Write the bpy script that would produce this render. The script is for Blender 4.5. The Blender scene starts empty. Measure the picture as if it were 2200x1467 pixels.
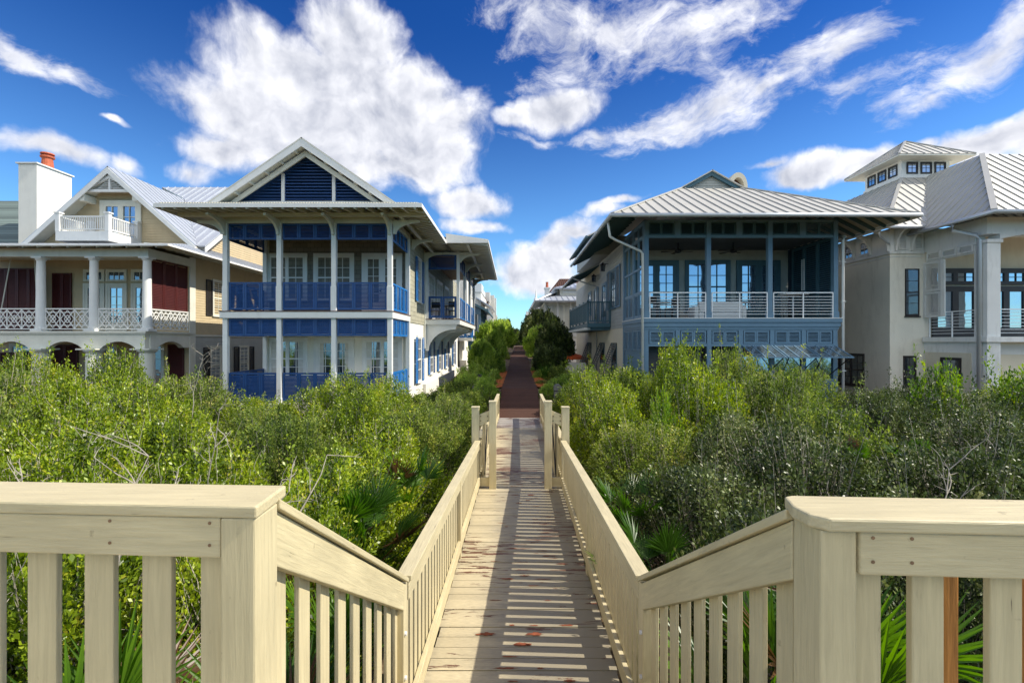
import bpy, math, random
import numpy as np
from mathutils import Vector, Matrix, noise
R = math.radians
scene = bpy.context.scene
COL = scene.collection

# ------------------------------------------------------------ camera, sun, sky, exposure
cam_d = bpy.data.cameras.new("camera")
cam_d.lens = 36.0 * 1000.0 / 2200.0
cam_d.sensor_width = 36.0
cam_d.clip_start = 0.05
cam_d.clip_end = 6000.0
cam = bpy.data.objects.new("camera", cam_d)
COL.objects.link(cam)
cam.location = (0, 0, 0)
cam.rotation_euler = (R(90), 0, 0)
scene.camera = cam

SUN_EL, SUN_AZ = 43.5, 93.0            # azimuth clockwise from +Y (the view direction)
sun_d = bpy.data.lights.new("sun", 'SUN')
sun_d.energy = 3.6
sun_d.angle = R(0.5)
sun_d.color = (1.0, 0.93, 0.80)
sun = bpy.data.objects.new("sun", sun_d)
COL.objects.link(sun)
sdir = Vector((math.cos(R(SUN_EL)) * math.sin(R(SUN_AZ)), math.cos(R(SUN_EL)) * math.cos(R(SUN_AZ)), math.sin(R(SUN_EL))))
sun.rotation_euler = sdir.to_track_quat('Z', 'Y').to_euler()
sun.location = (20, 0, 30)

scene.view_settings.view_transform = 'Standard'
scene.view_settings.look = 'None'
scene.view_settings.exposure = 0.88
scene.view_settings.gamma = 1.0
SKY_STRENGTH = 0.15

def make_world():
    w = bpy.data.worlds.new("World")
    scene.world = w
    w.use_nodes = True
    nt = w.node_tree
    N, L = nt.nodes, nt.links
    for n in list(N): N.remove(n)
    out = N.new('ShaderNodeOutputWorld')
    bg = N.new('ShaderNodeBackground')
    bg.inputs['Strength'].default_value = SKY_STRENGTH
    L.new(bg.outputs[0], out.inputs[0])
    sky = N.new('ShaderNodeTexSky')
    sky.sky_type = 'NISHITA'
    sky.sun_disc = False
    sky.sun_elevation = R(SUN_EL)
    sky.sun_rotation = R(SUN_AZ)
    sky.air_density = 1.0
    sky.dust_density = 0.3
    sky.ozone_density = 3.0
    def math_(op, a, b=None, c=None, clamp=False):
        n = N.new('ShaderNodeMath'); n.operation = op; n.use_clamp = clamp
        for i, v in enumerate((a, b, c)):
            if v is None: continue
            if isinstance(v, (int, float)): n.inputs[i].default_value = v
            else: L.new(v, n.inputs[i])
        return n.outputs[0]
    def mix(f, a, b):
        n = N.new('ShaderNodeMix'); n.data_type = 'RGBA'
        for i, v in ((0, f), (6, a), (7, b)):
            if isinstance(v, (tuple, list)): n.inputs[i].default_value = (*v, 1)
            elif isinstance(v, (int, float)): n.inputs[i].default_value = v
            else: L.new(v, n.inputs[i])
        return n.outputs[2]
    tc = N.new('ShaderNodeTexCoord')
    vec = tc.outputs['Generated']
    sep = N.new('ShaderNodeSeparateXYZ'); L.new(vec, sep.inputs[0])
    x, y, z = sep.outputs
    az = math_('ARCTAN2', x, y)
    el = math_('ARCSINE', z)
    uv = N.new('ShaderNodeCombineXYZ'); L.new(az, uv.inputs[0]); L.new(el, uv.inputs[1])
    # warp the direction a little so that the cloud masses get billowy outlines
    n1 = N.new('ShaderNodeTexNoise'); n1.inputs['Scale'].default_value = 5.5; n1.inputs['Detail'].default_value = 5
    L.new(uv.outputs[0], n1.inputs['Vector'])
    w1 = N.new('ShaderNodeVectorMath'); w1.operation = 'SUBTRACT'; L.new(n1.outputs['Color'], w1.inputs[0]); w1.inputs[1].default_value = (.5, .5, .5)
    w2 = N.new('ShaderNodeVectorMath'); w2.operation = 'SCALE'; L.new(w1.outputs[0], w2.inputs[0]); w2.inputs['Scale'].default_value = .10
    w3 = N.new('ShaderNodeVectorMath'); w3.operation = 'ADD'; L.new(uv.outputs[0], w3.inputs[0]); L.new(w2.outputs[0], w3.inputs[1])
    wv = w3.outputs[0]
    def dirs(px, py):
        v = Vector(((px - 1100) / 1000, 1, (733 - py) / 1000)).normalized()
        return math.atan2(v.x, v.y), math.asin(v.z)
    def field(blobs):
        acc = None
        for (px, py, rx, ry, ang, wt) in blobs:
            a, e = dirs(px, py)
            a2, _ = dirs(px + rx, py)
            _, e2 = dirs(px, py - ry)
            m = N.new('ShaderNodeMapping'); m.vector_type = 'TEXTURE'
            m.inputs['Location'].default_value = (a, e, 0)
            m.inputs['Rotation'].default_value = (0, 0, R(ang))
            m.inputs['Scale'].default_value = (abs(a2 - a), abs(e2 - e), 1)
            L.new(wv, m.inputs['Vector'])
            ln = N.new('ShaderNodeVectorMath'); ln.operation = 'LENGTH'; L.new(m.outputs[0], ln.inputs[0])
            f = math_('MULTIPLY', math_('SUBTRACT', 1.0, math_('MULTIPLY', ln.outputs['Value'], .50)), wt)
            acc = f if acc is None else math_('MAXIMUM', acc, f)
        return acc
    cumulus = [(760, 70, 100, 85, 0, 1.1), (720, 160, 200, 80, 0, 1.12), (600, 210, 160, 50, -20, .95), (640, 250, 220, 75, 0, 1.1), (860, 240, 150, 125, 0, 1.12),
               (900, 330, 120, 80, 0, 1), (700, 330, 230, 70, 0, 1), (480, 320, 110, 50, 0, .85), (420, 360, 90, 40, 0, .7),
               (1010, 440, 85, 45, 0, .9), (1020, 487, 80, 22, 0, .85), (110, 325, 150, 32, 0, .8), (250, 350, 60, 30, 0, .7),
               (1190, 235, 95, 48, 8, 1), (1110, 262, 60, 25, 0, .85),
               (1160, 590, 110, 45, 0, 1), (1230, 500, 60, 40, 0, .8), (1190, 555, 90, 40, 0, .95), (1200, 525, 60, 40, 0, .9), (1330, 430, 90, 14, 8, .75), (1290, 450, 60, 16, 0, .7),
               (1740, 375, 140, 34, 0, .95), (1860, 360, 120, 40, 0, .95), (2120, 290, 150, 40, 12, .95), (2230, 270, 90, 60, 0, .95), (2000, 300, 60, 20, 0, .7), (1640, 360, 60, 16, 0, .7), (238, 256, 28, 10, 0, .7),
               (-300, 300, 260, 60, 0, .9), (2700, 200, 300, 90, 0, .9)]
    cirrus = [(1150, 40, 110, 60, -20, .85), (1330, 60, 180, 60, 0, .95), (1500, 60, 160, 70, 0, .9), (1250, 130, 90, 50, 0, .8), (1560, 20, 120, 30, 0, .8),
              (1400, 262, 110, 34, 12, .95), (1530, 225, 150, 40, 14, 1), (1680, 180, 160, 46, 16, 1), (1800, 120, 90, 40, 22, .95), (1900, 165, 120, 30, 12, .75),
              (2060, 140, 160, 42, 25, 1), (2160, 60, 120, 40, 22, 1), (2000, 205, 90, 22, 28, .85), (60, 120, 90, 26, -20, .95), (160, 165, 70, 20, -18, .85), (20, 90, 60, 20, -10, .8),
              (1130, 180, 40, 40, 0, .6), (1290, 290, 80, 18, 0, .7), (1150, 300, 60, 10, 0, .6)]
    fc = field(cumulus)
    fr = field(cirrus)
    nb = N.new('ShaderNodeTexNoise'); nb.inputs['Scale'].default_value = 8.5; nb.inputs['Detail'].default_value = 10; nb.inputs['Roughness'].default_value = .58
    L.new(wv, nb.inputs['Vector'])
    # the same noise a step towards the sun: the difference gives the clouds lit and shaded sides
    off = N.new('ShaderNodeVectorMath'); off.operation = 'ADD'; L.new(wv, off.inputs[0]); off.inputs[1].default_value = (.016, .022, 0)
    nb2 = N.new('ShaderNodeTexNoise'); nb2.inputs['Scale'].default_value = 8.5; nb2.inputs['Detail'].default_value = 4; nb2.inputs['Roughness'].default_value = .55
    L.new(off.outputs[0], nb2.inputs['Vector'])
    mp = N.new('ShaderNodeMapping'); mp.inputs['Rotation'].default_value = (0, 0, R(-18)); mp.inputs['Scale'].default_value = (8, 17, 1)
    L.new(wv, mp.inputs['Vector'])
    nc = N.new('ShaderNodeTexNoise'); nc.inputs['Scale'].default_value = 1; nc.inputs['Detail'].default_value = 10; nc.inputs['Roughness'].default_value = .68; nc.inputs['Distortion'].default_value = .25
    L.new(mp.outputs[0], nc.inputs['Vector'])
    def sm(v, lo, hi):
        n = N.new('ShaderNodeMapRange'); n.interpolation_type = 'SMOOTHSTEP'; L.new(v, n.inputs[0])
        n.inputs[1].default_value = lo; n.inputs[2].default_value = hi
        return n.outputs[0]
    dc = sm(math_('ADD', fc, math_('MULTIPLY', math_('SUBTRACT', nb.outputs[0], .5), .95)), .35, .68)
    dr = math_('MULTIPLY', sm(math_('ADD', fr, math_('MULTIPLY', math_('SUBTRACT', nc.outputs[0], .5), 2.1)), .22, 1.0), .92)
    # cloud added in the unseen sky behind the camera, as fill for house fronts
    # noise breaks it up; it fades out towards the horizon
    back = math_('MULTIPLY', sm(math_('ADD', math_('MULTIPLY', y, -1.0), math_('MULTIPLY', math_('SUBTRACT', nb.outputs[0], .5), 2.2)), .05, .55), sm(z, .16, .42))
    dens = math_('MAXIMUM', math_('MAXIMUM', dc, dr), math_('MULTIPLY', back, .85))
    relief = math_('SUBTRACT', nb.outputs[0], nb2.outputs[0])
    core = sm(fc, .45, .98)
    shade = math_('ADD', math_('MULTIPLY', relief, 1.9), math_('SUBTRACT', .72, math_('MULTIPLY', core, .30)), clamp=True)
    ccol = mix(shade, (1.35, 1.5, 1.95), (4.5, 4.5, 4.65))
    ccol = mix(math_('MULTIPLY', back, .7), ccol, (7.5, 7.3, 7.0))  # added rear cloud is set brighter than the visible ones, for fill
    # polarised, deep blue sky
    deep = N.new('ShaderNodeMix'); deep.data_type = 'RGBA'; deep.blend_type = 'MULTIPLY'; deep.inputs[0].default_value = 1
    L.new(sky.outputs[0], deep.inputs[6])
    tint = mix(sm(el, 0.0, .62), (.42, .66, .80), (.050, .20, .46))
    L.new(tint, deep.inputs[7])
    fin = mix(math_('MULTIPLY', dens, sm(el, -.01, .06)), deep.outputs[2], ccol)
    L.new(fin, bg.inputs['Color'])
    w.cycles.sampling_method = 'MANUAL'
    w.cycles.sample_map_resolution = 512
make_world()
scene.cycles.max_bounces = 6
scene.cycles.diffuse_bounces = 3
scene.cycles.glossy_bounces = 3
scene.cycles.transmission_bounces = 4
scene.cycles.transparent_max_bounces = 8
scene.cycles.caustics_reflective = False
scene.cycles.caustics_refractive = False

# ------------------------------------------------------------ materials
MATS = {}
def _nodes(name):
    m = bpy.data.materials.new(name); m.use_nodes = True
    nt = m.node_tree; b = nt.nodes['Principled BSDF']
    return m, nt, b
def lin(c):
    return tuple((v / 12.92 if v <= .04045 else ((v + .055) / 1.055) ** 2.4) for v in c)
def mat(name, col, rough=.6, var=.12, scale=3.0, bump=.0, bscale=40, stretch=(1, 1, 1), metal=0.0, spec=.4, dirt=None, dirt_amt=0.35, dirt_scale=1.2):
    m, nt, b = _nodes(name)
    N, L = nt.nodes, nt.links
    tc = N.new('ShaderNodeTexCoord')
    mp = N.new('ShaderNodeMapping'); mp.inputs['Scale'].default_value = stretch; L.new(tc.outputs['Object'], mp.inputs[0])
    n = N.new('ShaderNodeTexNoise'); n.inputs['Scale'].default_value = scale; n.inputs['Detail'].default_value = 6; n.inputs['Roughness'].default_value = .6
    L.new(mp.outputs[0], n.inputs['Vector'])
    rmp = N.new('ShaderNodeValToRGB')
    rmp.color_ramp.elements[0].position = .3; rmp.color_ramp.elements[1].position = .7
    rmp.color_ramp.elements[0].color = (*[c * (1 - var) for c in col], 1)
    rmp.color_ramp.elements[1].color = (*[min(1, c * (1 + var)) for c in col], 1)
    L.new(n.outputs[0], rmp.inputs[0])
    last = rmp.outputs[0]
    if dirt:
        n2 = N.new('ShaderNodeTexNoise'); n2.inputs['Scale'].default_value = dirt_scale; n2.inputs['Detail'].default_value = 8; n2.inputs['Roughness'].default_value = .7
        mp2 = N.new('ShaderNodeMapping'); mp2.inputs['Scale'].default_value = (2.5, 2.5, .6); L.new(tc.outputs['Object'], mp2.inputs[0]); L.new(mp2.outputs[0], n2.inputs['Vector'])
        mr = N.new('ShaderNodeMapRange'); mr.inputs[1].default_value = .52; mr.inputs[2].default_value = .75; mr.inputs[4].default_value = dirt_amt
        L.new(n2.outputs[0], mr.inputs[0])
        mx = N.new('ShaderNodeMix'); mx.data_type = 'RGBA'; L.new(mr.outputs[0], mx.inputs[0]); L.new(last, mx.inputs[6]); mx.inputs[7].default_value = (*dirt, 1)
        last = mx.outputs[2]
    L.new(last, b.inputs['Base Color'])
    b.inputs['Roughness'].default_value = rough
    b.inputs['Metallic'].default_value = metal
    b.inputs['Specular IOR Level'].default_value = spec
    if bump:
        n3 = N.new('ShaderNodeTexNoise'); n3.inputs['Scale'].default_value = bscale; n3.inputs['Detail'].default_value = 5
        L.new(mp.outputs[0], n3.inputs['Vector'])
        bp = N.new('ShaderNodeBump'); bp.inputs['Strength'].default_value = bump; bp.inputs['Distance'].default_value = .01
        L.new(n3.outputs[0], bp.inputs['Height']); L.new(bp.outputs[0], b.inputs['Normal'])
    MATS[name] = m
    return m

def wood_paint(name, col, grain_axis, tilt=0.0):
    """cream painted lumber: long faint grain, hairline cracks, chips"""
    m, nt, b = _nodes(name); N, L = nt.nodes, nt.links
    tc = N.new('ShaderNodeTexCoord')
    st = [22, 22, 22]; st[grain_axis] = 1.2
    mp = N.new('ShaderNodeMapping'); mp.inputs['Scale'].default_value = st
    ro = N.new('ShaderNodeMapping'); ro.inputs['Rotation'].default_value = (R(tilt), 0, 0); L.new(tc.outputs['Object'], ro.inputs[0]); L.new(ro.outputs[0], mp.inputs[0])
    g = N.new('ShaderNodeTexNoise'); g.inputs['Scale'].default_value = 3; g.inputs['Detail'].default_value = 7; g.inputs['Roughness'].default_value = .65; g.inputs['Distortion'].default_value = .5
    L.new(mp.outputs[0], g.inputs['Vector'])
    big = N.new('ShaderNodeTexNoise'); big.inputs['Scale'].default_value = 2.2; big.inputs['Detail'].default_value = 5; L.new(tc.outputs['Object'], big.inputs['Vector'])
    r1 = N.new('ShaderNodeValToRGB'); r1.color_ramp.elements[0].position = .25; r1.color_ramp.elements[1].position = .75
    r1.color_ramp.elements[0].color = (*[c * .86 for c in col], 1); r1.color_ramp.elements[1].color = (*[c * 1.08 for c in col], 1)
    L.new(big.outputs[0], r1.inputs[0])
    gm = N.new('ShaderNodeMapRange'); gm.inputs[1].default_value = .3; gm.inputs[2].default_value = .7; gm.inputs[3].default_value = .84; gm.inputs[4].default_value = 1.10; L.new(g.outputs[0], gm.inputs[0])
    gv = N.new('ShaderNodeVectorMath'); gv.operation = 'SCALE'; L.new(r1.outputs[0], gv.inputs[0]); L.new(gm.outputs[0], gv.inputs['Scale'])
    cr = N.new('ShaderNodeMapRange'); cr.inputs[1].default_value = .335; cr.inputs[2].default_value = .29; cr.inputs[3].default_value = 0; cr.inputs[4].default_value = .8
    L.new(g.outputs[0], cr.inputs[0])
    patch = N.new('ShaderNodeTexNoise'); patch.inputs['Scale'].default_value = 6; L.new(tc.outputs['Object'], patch.inputs['Vector'])
    pr = N.new('ShaderNodeMapRange'); pr.inputs[1].default_value = .47; pr.inputs[2].default_value = .58; L.new(patch.outputs[0], pr.inputs[0])
    mu = N.new('ShaderNodeMath'); mu.operation = 'MULTIPLY'; L.new(cr.outputs[0], mu.inputs[0]); L.new(pr.outputs[0], mu.inputs[1])
    mx = N.new('ShaderNodeMix'); mx.data_type = 'RGBA'; L.new(mu.outputs[0], mx.inputs[0]); L.new(gv.outputs[0], mx.inputs[6]); mx.inputs[7].default_value = (.10, .075, .045, 1)
    # small weather stains
    sp = N.new('ShaderNodeTexNoise'); sp.inputs['Scale'].default_value = 24; sp.inputs['Detail'].default_value = 3; L.new(tc.outputs['Object'], sp.inputs['Vector'])
    spr = N.new('ShaderNodeMapRange'); spr.inputs[1].default_value = .70; spr.inputs[2].default_value = .76; spr.inputs[4].default_value = .55; L.new(sp.outputs[0], spr.inputs[0])
    mx2 = N.new('ShaderNodeMix'); mx2.data_type = 'RGBA'; L.new(spr.outputs[0], mx2.inputs[0]); L.new(mx.outputs[2], mx2.inputs[6]); mx2.inputs[7].default_value = (.25, .20, .12, 1)
    L.new(mx2.outputs[2], b.inputs['Base Color'])
    b.inputs['Roughness'].default_value = .5
    bp = N.new('ShaderNodeBump'); bp.inputs['Strength'].default_value = .7; bp.inputs['Distance'].default_value = .005
    L.new(g.outputs[0], bp.inputs['Height']); L.new(bp.outputs[0], b.inputs['Normal'])
    MATS[name] = m
    return m

def deck_mat(name, col, under, wear_lo, wear_hi, pitch=.14, wear_mid=.55):
    """painted planks running across the walk, paint worn through in streaks along the boards"""
    m, nt, b = _nodes(name); N, L = nt.nodes, nt.links
    geo = N.new('ShaderNodeNewGeometry')
    sep = N.new('ShaderNodeSeparateXYZ'); L.new(geo.outputs['Position'], sep.inputs[0])
    d = N.new('ShaderNodeMath'); d.operation = 'DIVIDE'; L.new(sep.outputs[1], d.inputs[0]); d.inputs[1].default_value = pitch
    fl = N.new('ShaderNodeMath'); fl.operation = 'FLOOR'; L.new(d.outputs[0], fl.inputs[0])
    wn = N.new('ShaderNodeTexWhiteNoise'); wn.noise_dimensions = '1D'; L.new(fl.outputs[0], wn.inputs['W'])
    mp = N.new('ShaderNodeMapping'); mp.inputs['Scale'].default_value = (2.0, 13, 1); L.new(geo.outputs['Position'], mp.inputs[0])
    n = N.new('ShaderNodeTexNoise'); n.inputs['Scale'].default_value = 1.3; n.inputs['Detail'].default_value = 8; n.inputs['Roughness'].default_value = .68; n.inputs['Distortion'].default_value = .4
    L.new(mp.outputs[0], n.inputs['Vector'])
    # wear clusters
    n2 = N.new('ShaderNodeTexNoise'); n2.inputs['Scale'].default_value = .9; n2.inputs['Detail'].default_value = 2; L.new(geo.outputs['Position'], n2.inputs['Vector'])
    ad = N.new('ShaderNodeMath'); ad.operation = 'MULTIPLY_ADD'; L.new(n2.outputs[0], ad.inputs[0]); ad.inputs[1].default_value = .5; L.new(n.outputs[0], ad.inputs[2])
    mr = N.new('ShaderNodeMapRange'); mr.inputs[1].default_value = wear_lo; mr.inputs[2].default_value = wear_hi; L.new(ad.outputs[0], mr.inputs[0])
    v = N.new('ShaderNodeMath'); v.operation = 'MULTIPLY_ADD'; L.new(wn.outputs[0], v.inputs[0]); v.inputs[1].default_value = .26; v.inputs[2].default_value = .84
    c = N.new('ShaderNodeVectorMath'); c.operation = 'SCALE'; c.inputs[0].default_value = col; L.new(v.outputs[0], c.inputs['Scale'])
    fine = N.new('ShaderNodeTexNoise'); fine.inputs['Scale'].default_value = 9; fine.inputs['Detail'].default_value = 6; L.new(mp.outputs[0], fine.inputs['Vector'])
    fr = N.new('ShaderNodeMapRange'); fr.inputs[1].default_value = .3; fr.inputs[2].default_value = .7; fr.inputs[3].default_value = .82; fr.inputs[4].default_value = 1.08; L.new(fine.outputs[0], fr.inputs[0])
    c2 = N.new('ShaderNodeVectorMath'); c2.operation = 'SCALE'; L.new(c.outputs[0], c2.inputs[0]); L.new(fr.outputs[0], c2.inputs['Scale'])
    # foot traffic has rubbed and greyed the paint along the middle and right of the walk
    tx = N.new('ShaderNodeMath'); tx.operation = 'MULTIPLY_ADD'; L.new(n.outputs[0], tx.inputs[0]); tx.inputs[1].default_value = 1.1; tx.inputs[2].default_value = -.55
    tx2 = N.new('ShaderNodeMath'); tx2.operation = 'ADD'; L.new(tx.outputs[0], tx2.inputs[0]); L.new(sep.outputs[0], tx2.inputs[1])
    tr = N.new('ShaderNodeMapRange'); tr.interpolation_type = 'SMOOTHSTEP'; tr.inputs[1].default_value = -.42; tr.inputs[2].default_value = .05; tr.inputs[4].default_value = wear_mid; L.new(tx2.outputs[0], tr.inputs[0])
    m0 = N.new('ShaderNodeMix'); m0.data_type = 'RGBA'; L.new(tr.outputs[0], m0.inputs[0]); L.new(c2.outputs[0], m0.inputs[6]); m0.inputs[7].default_value = (*[q * .46 + .035 for q in col], 1)
    mx = N.new('ShaderNodeMix'); mx.data_type = 'RGBA'; L.new(mr.outputs[0], mx.inputs[0]); L.new(m0.outputs[2], mx.inputs[6]); mx.inputs[7].default_value = (*under, 1)
    L.new(mx.outputs[2], b.inputs['Base Color'])
    b.inputs['Roughness'].default_value = .5
    bp = N.new('ShaderNodeBump'); bp.inputs['Strength'].default_value = .5; bp.inputs['Distance'].default_value = .004
    sb = N.new('ShaderNodeMath'); sb.operation = 'SUBTRACT'; L.new(fine.outputs[0], sb.inputs[0]); L.new(mr.outputs[0], sb.inputs[1])
    L.new(sb.outputs[0], bp.inputs['Height']); L.new(bp.outputs[0], b.inputs['Normal'])
    MATS[name] = m
    return m

def shingle_mat(name, col, var=.25, cw=.16, ch=.19, axis=1):
    """shingles: a brick pattern of slightly different tones with dark joints"""
    m, nt, b = _nodes(name); N, L = nt.nodes, nt.links
    geo = N.new('ShaderNodeNewGeometry')
    sep = N.new('ShaderNodeSeparateXYZ'); L.new(geo.outputs['Position'], sep.inputs[0])
    cmb = N.new('ShaderNodeCombineXYZ'); L.new(sep.outputs[axis], cmb.inputs[0]); L.new(sep.outputs[2], cmb.inputs[1])
    br = N.new('ShaderNodeTexBrick'); L.new(cmb.outputs[0], br.inputs['Vector'])
    br.inputs['Color1'].default_value = (*[c * (1 - var) for c in col], 1); br.inputs['Color2'].default_value = (*[c * (1 + var) for c in col], 1)
    br.inputs['Mortar'].default_value = (*[c * .35 for c in col], 1)
    br.inputs['Scale'].default_value = 1; br.inputs['Mortar Size'].default_value = .006; br.inputs['Brick Width'].default_value = cw; br.inputs['Row Height'].default_value = ch
    L.new(br.outputs[0], b.inputs['Base Color']); b.inputs['Roughness'].default_value = .8
    bp = N.new('ShaderNodeBump'); bp.inputs['Strength'].default_value = .6; bp.inputs['Distance'].default_value = .02; bp.invert = True
    L.new(br.outputs['Fac'], bp.inputs['Height']); L.new(bp.outputs[0], b.inputs['Normal'])
    MATS[name] = m; return m

def glass_mat(name, tint=(.02, .03, .04), refl=.35, rough=.03):
    m, nt, b = _nodes(name); N, L = nt.nodes, nt.links
    out = nt.nodes['Material Output']
    b.inputs['Base Color'].default_value = (*tint, 1); b.inputs['Roughness'].default_value = .25
    gl = N.new('ShaderNodeBsdfGlossy'); gl.inputs['Roughness'].default_value = rough; gl.inputs['Color'].default_value = (.72, .86, 1, 1)
    tc = N.new('ShaderNodeTexCoord'); n = N.new('ShaderNodeTexNoise'); n.inputs['Scale'].default_value = 1.1; L.new(tc.outputs['Object'], n.inputs['Vector'])
    bp = N.new('ShaderNodeBump'); bp.inputs['Strength'].default_value = .25; bp.inputs['Distance'].default_value = .03; L.new(n.outputs[0], bp.inputs['Height'])
    L.new(bp.outputs[0], gl.inputs['Normal'])
    mx = N.new('ShaderNodeMixShader'); mx.inputs[0].default_value = refl
    L.new(b.outputs[0], mx.inputs[1]); L.new(gl.outputs[0], mx.inputs[2]); L.new(mx.outputs[0], out.inputs[0])
    MATS[name] = m; return m

def leaf_mat(name, cols, trans=.35, rough=.38, spec=.5):
    """leaf: colour picked per leaf from a ramp plus slow patches, some light through"""
    m, nt, b = _nodes(name); N, L = nt.nodes, nt.links
    out = nt.nodes['Material Output']
    at = N.new('ShaderNodeAttribute'); at.attribute_name = 'var'
    geo = N.new('ShaderNodeNewGeometry')
    n = N.new('ShaderNodeTexNoise'); n.inputs['Scale'].default_value = .9; n.inputs['Detail'].default_value = 3; L.new(geo.outputs['Position'], n.inputs['Vector'])
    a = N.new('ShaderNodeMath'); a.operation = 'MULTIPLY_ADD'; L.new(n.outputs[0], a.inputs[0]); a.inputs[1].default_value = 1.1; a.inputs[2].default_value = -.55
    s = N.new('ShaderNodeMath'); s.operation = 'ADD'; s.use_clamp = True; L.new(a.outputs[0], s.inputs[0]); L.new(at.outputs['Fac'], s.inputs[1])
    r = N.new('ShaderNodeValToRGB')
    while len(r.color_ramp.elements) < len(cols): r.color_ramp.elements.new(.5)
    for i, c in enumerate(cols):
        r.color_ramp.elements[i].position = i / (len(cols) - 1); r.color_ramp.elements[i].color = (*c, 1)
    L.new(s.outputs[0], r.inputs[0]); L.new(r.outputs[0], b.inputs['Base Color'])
    b.inputs['Roughness'].default_value = rough; b.inputs['Specular IOR Level'].default_value = spec
    tr = N.new('ShaderNodeBsdfTranslucent')
    hs = N.new('ShaderNodeHueSaturation'); hs.inputs['Value'].default_value = 1.5; hs.inputs['Saturation'].default_value = 1.1; L.new(r.outputs[0], hs.inputs['Color']); L.new(hs.outputs[0], tr.inputs[0])
    mx = N.new('ShaderNodeMixShader'); mx.inputs[0].default_value = trans
    L.new(b.outputs[0], mx.inputs[1]); L.new(tr.outputs[0], mx.inputs[2]); L.new(mx.outputs[0], out.inputs[0])
    MATS[name] = m; return m

CREAM = (.575, .495, .30)
wood_paint('cream_x', CREAM, 0); wood_paint('cream_y', CREAM, 1); wood_paint('cream_z', CREAM, 2); wood_paint('cream_slope', CREAM, 1, 34)
deck_mat('deck', (.52, .445, .29), (.13, .055, .03), .83, .85, wear_mid=.95)
deck_mat('deck_old', (.40, .37, .34), (.12, .07, .05), .76, .80)
deck_mat('brown_deck', (.095, .047, .034), (.06, .035, .028), .80, .95, wear_mid=.2)
MATS['brown_deck'].node_tree.nodes['Principled BSDF'].inputs['Specular IOR Level'].default_value = .12
MATS['brown_deck'].node_tree.nodes['Principled BSDF'].inputs['Roughness'].default_value = .85
mat('bare_wood', (.20, .055, .022), .8, .5, 20)
mat('raw_wood', (.55, .25, .07), .6, .45, 5, .2, 30, (6, 6, .5))
mat('white', (.72, .72, .69), .5, .05, 2, .05, dirt=(.42, .40, .36), dirt_amt=.25)
mat('offwhite', (.66, .65, .56), .5, .06, 2, .05, dirt=(.40, .37, .28), dirt_amt=.3)
mat('white_stucco', (.78, .76, .68), .85, .05, 1.2, .25, 60, dirt=(.45, .42, .34), dirt_amt=.3)
mat('cream_stucco', (.66, .60, .47), .85, .05, 1.2, .3, 60, dirt=(.42, .36, .25), dirt_amt=.3)
mat('grey_stucco', (.74, .735, .70), .85, .06, 1.0, .3, 60, dirt=(.30, .28, .22), dirt_amt=.45)
mat('tan_stucco', (.79, .745, .63), .85, .06, .8, .3, 60, dirt=(.33, .28, .20), dirt_amt=.3)
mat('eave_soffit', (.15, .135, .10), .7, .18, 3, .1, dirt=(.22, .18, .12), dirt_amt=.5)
mat('navy', (.014, .062, .20), .45, .15, 3, .05)
mat('bright_blue', (.015, .15, .42), .45, .12, 3, .05)
mat('teal', (.12, .21, .295), .5, .08, 3, .05)
mat('dark_teal', (.05, .115, .15), .5, .1, 3, .05)
mat('maroon', (.065, .009, .008), .55, .25, 3, .1, 20, (8, 8, 1))
mat('dark_frame', (.03, .026, .026), .5, .1, 3)
mat('tan_siding', (.52, .42, .26), .65, .06, 2, .08, dirt=(.35, .27, .16), dirt_amt=.3)
mat('taupe_siding', (.30, .27, .21), .7, .08, 2, .08)
mat('grey_siding', (.40, .41, .38), .65, .07, 2, .08, dirt=(.2, .2, .18), dirt_amt=.3)
shingle_mat('shingle_y', (.40, .38, .28), .12, .30, .19, 1)
shingle_mat('shingle_x', (.20, .185, .15), .14, .30, .19, 0)
shingle_mat('slate', (.13, .17, .155), .3, .35, .17, 1)
mat('metal_roof', (.47, .455, .41), .45, .05, 1.0, .03, 8, metal=.0, spec=.5, dirt=(.42, .38, .30), dirt_amt=.25)
mat('silver_roof', (.46, .49, .54), .38, .06, 1.0, .03, 8, metal=.25, spec=.5, dirt=(.4, .42, .45), dirt_amt=.3)
mat('corrugated', (.60, .58, .50), .5, .1, 2, .05, 20, metal=.2, dirt=(.38, .34, .26), dirt_amt=.4)
mat('gutter', (.50, .53, .55), .35, .05, 2, metal=.3)
mat('rusty', (.22, .13, .07), .6, .3, 30)
mat('terracotta', (.45, .11, .05), .7, .2, 8)
mat('rust_tile', (.13, .065, .045), .8, .4, 6)
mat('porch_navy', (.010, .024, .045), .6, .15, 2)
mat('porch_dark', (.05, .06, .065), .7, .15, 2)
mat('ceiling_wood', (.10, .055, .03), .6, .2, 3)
mat('black_metal', (.015, .015, .017), .4, .1, 3, metal=.4)
mat('steel_rail', (.78, .78, .78), .35, .03, 3, metal=.1)
mat('grey_post', (.13, .13, .12), .8, .3, 6, .3, 30, (6, 6, .7))
mat('dark_post', (.035, .03, .028), .8, .3, 6, .3, 30, (6, 6, .7))
mat('curtain', (.62, .60, .55), .9, .1, 4)
mat('cushion', (.60, .62, .62), .9, .05, 4)
mat('orange', (.75, .13, .03), .7, .08, 4)
mat('bark', (.20, .17, .13), .9, .3, 12, .5, 30, (3, 3, .6))
mat('twig', (.36, .32, .26), .85, .25, 14)
mat('mulch', (.40, .13, .04), .95, .4, 9, .6, 40)
glass_mat('glass', (.012, .018, .028), .22)
glass_mat('bright_glass', (.02, .05, .09), .50)
glass_mat('warm_glass', (.03, .035, .04), .40)
glass_mat('awning_glass', (.10, .13, .14), .45)
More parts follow.
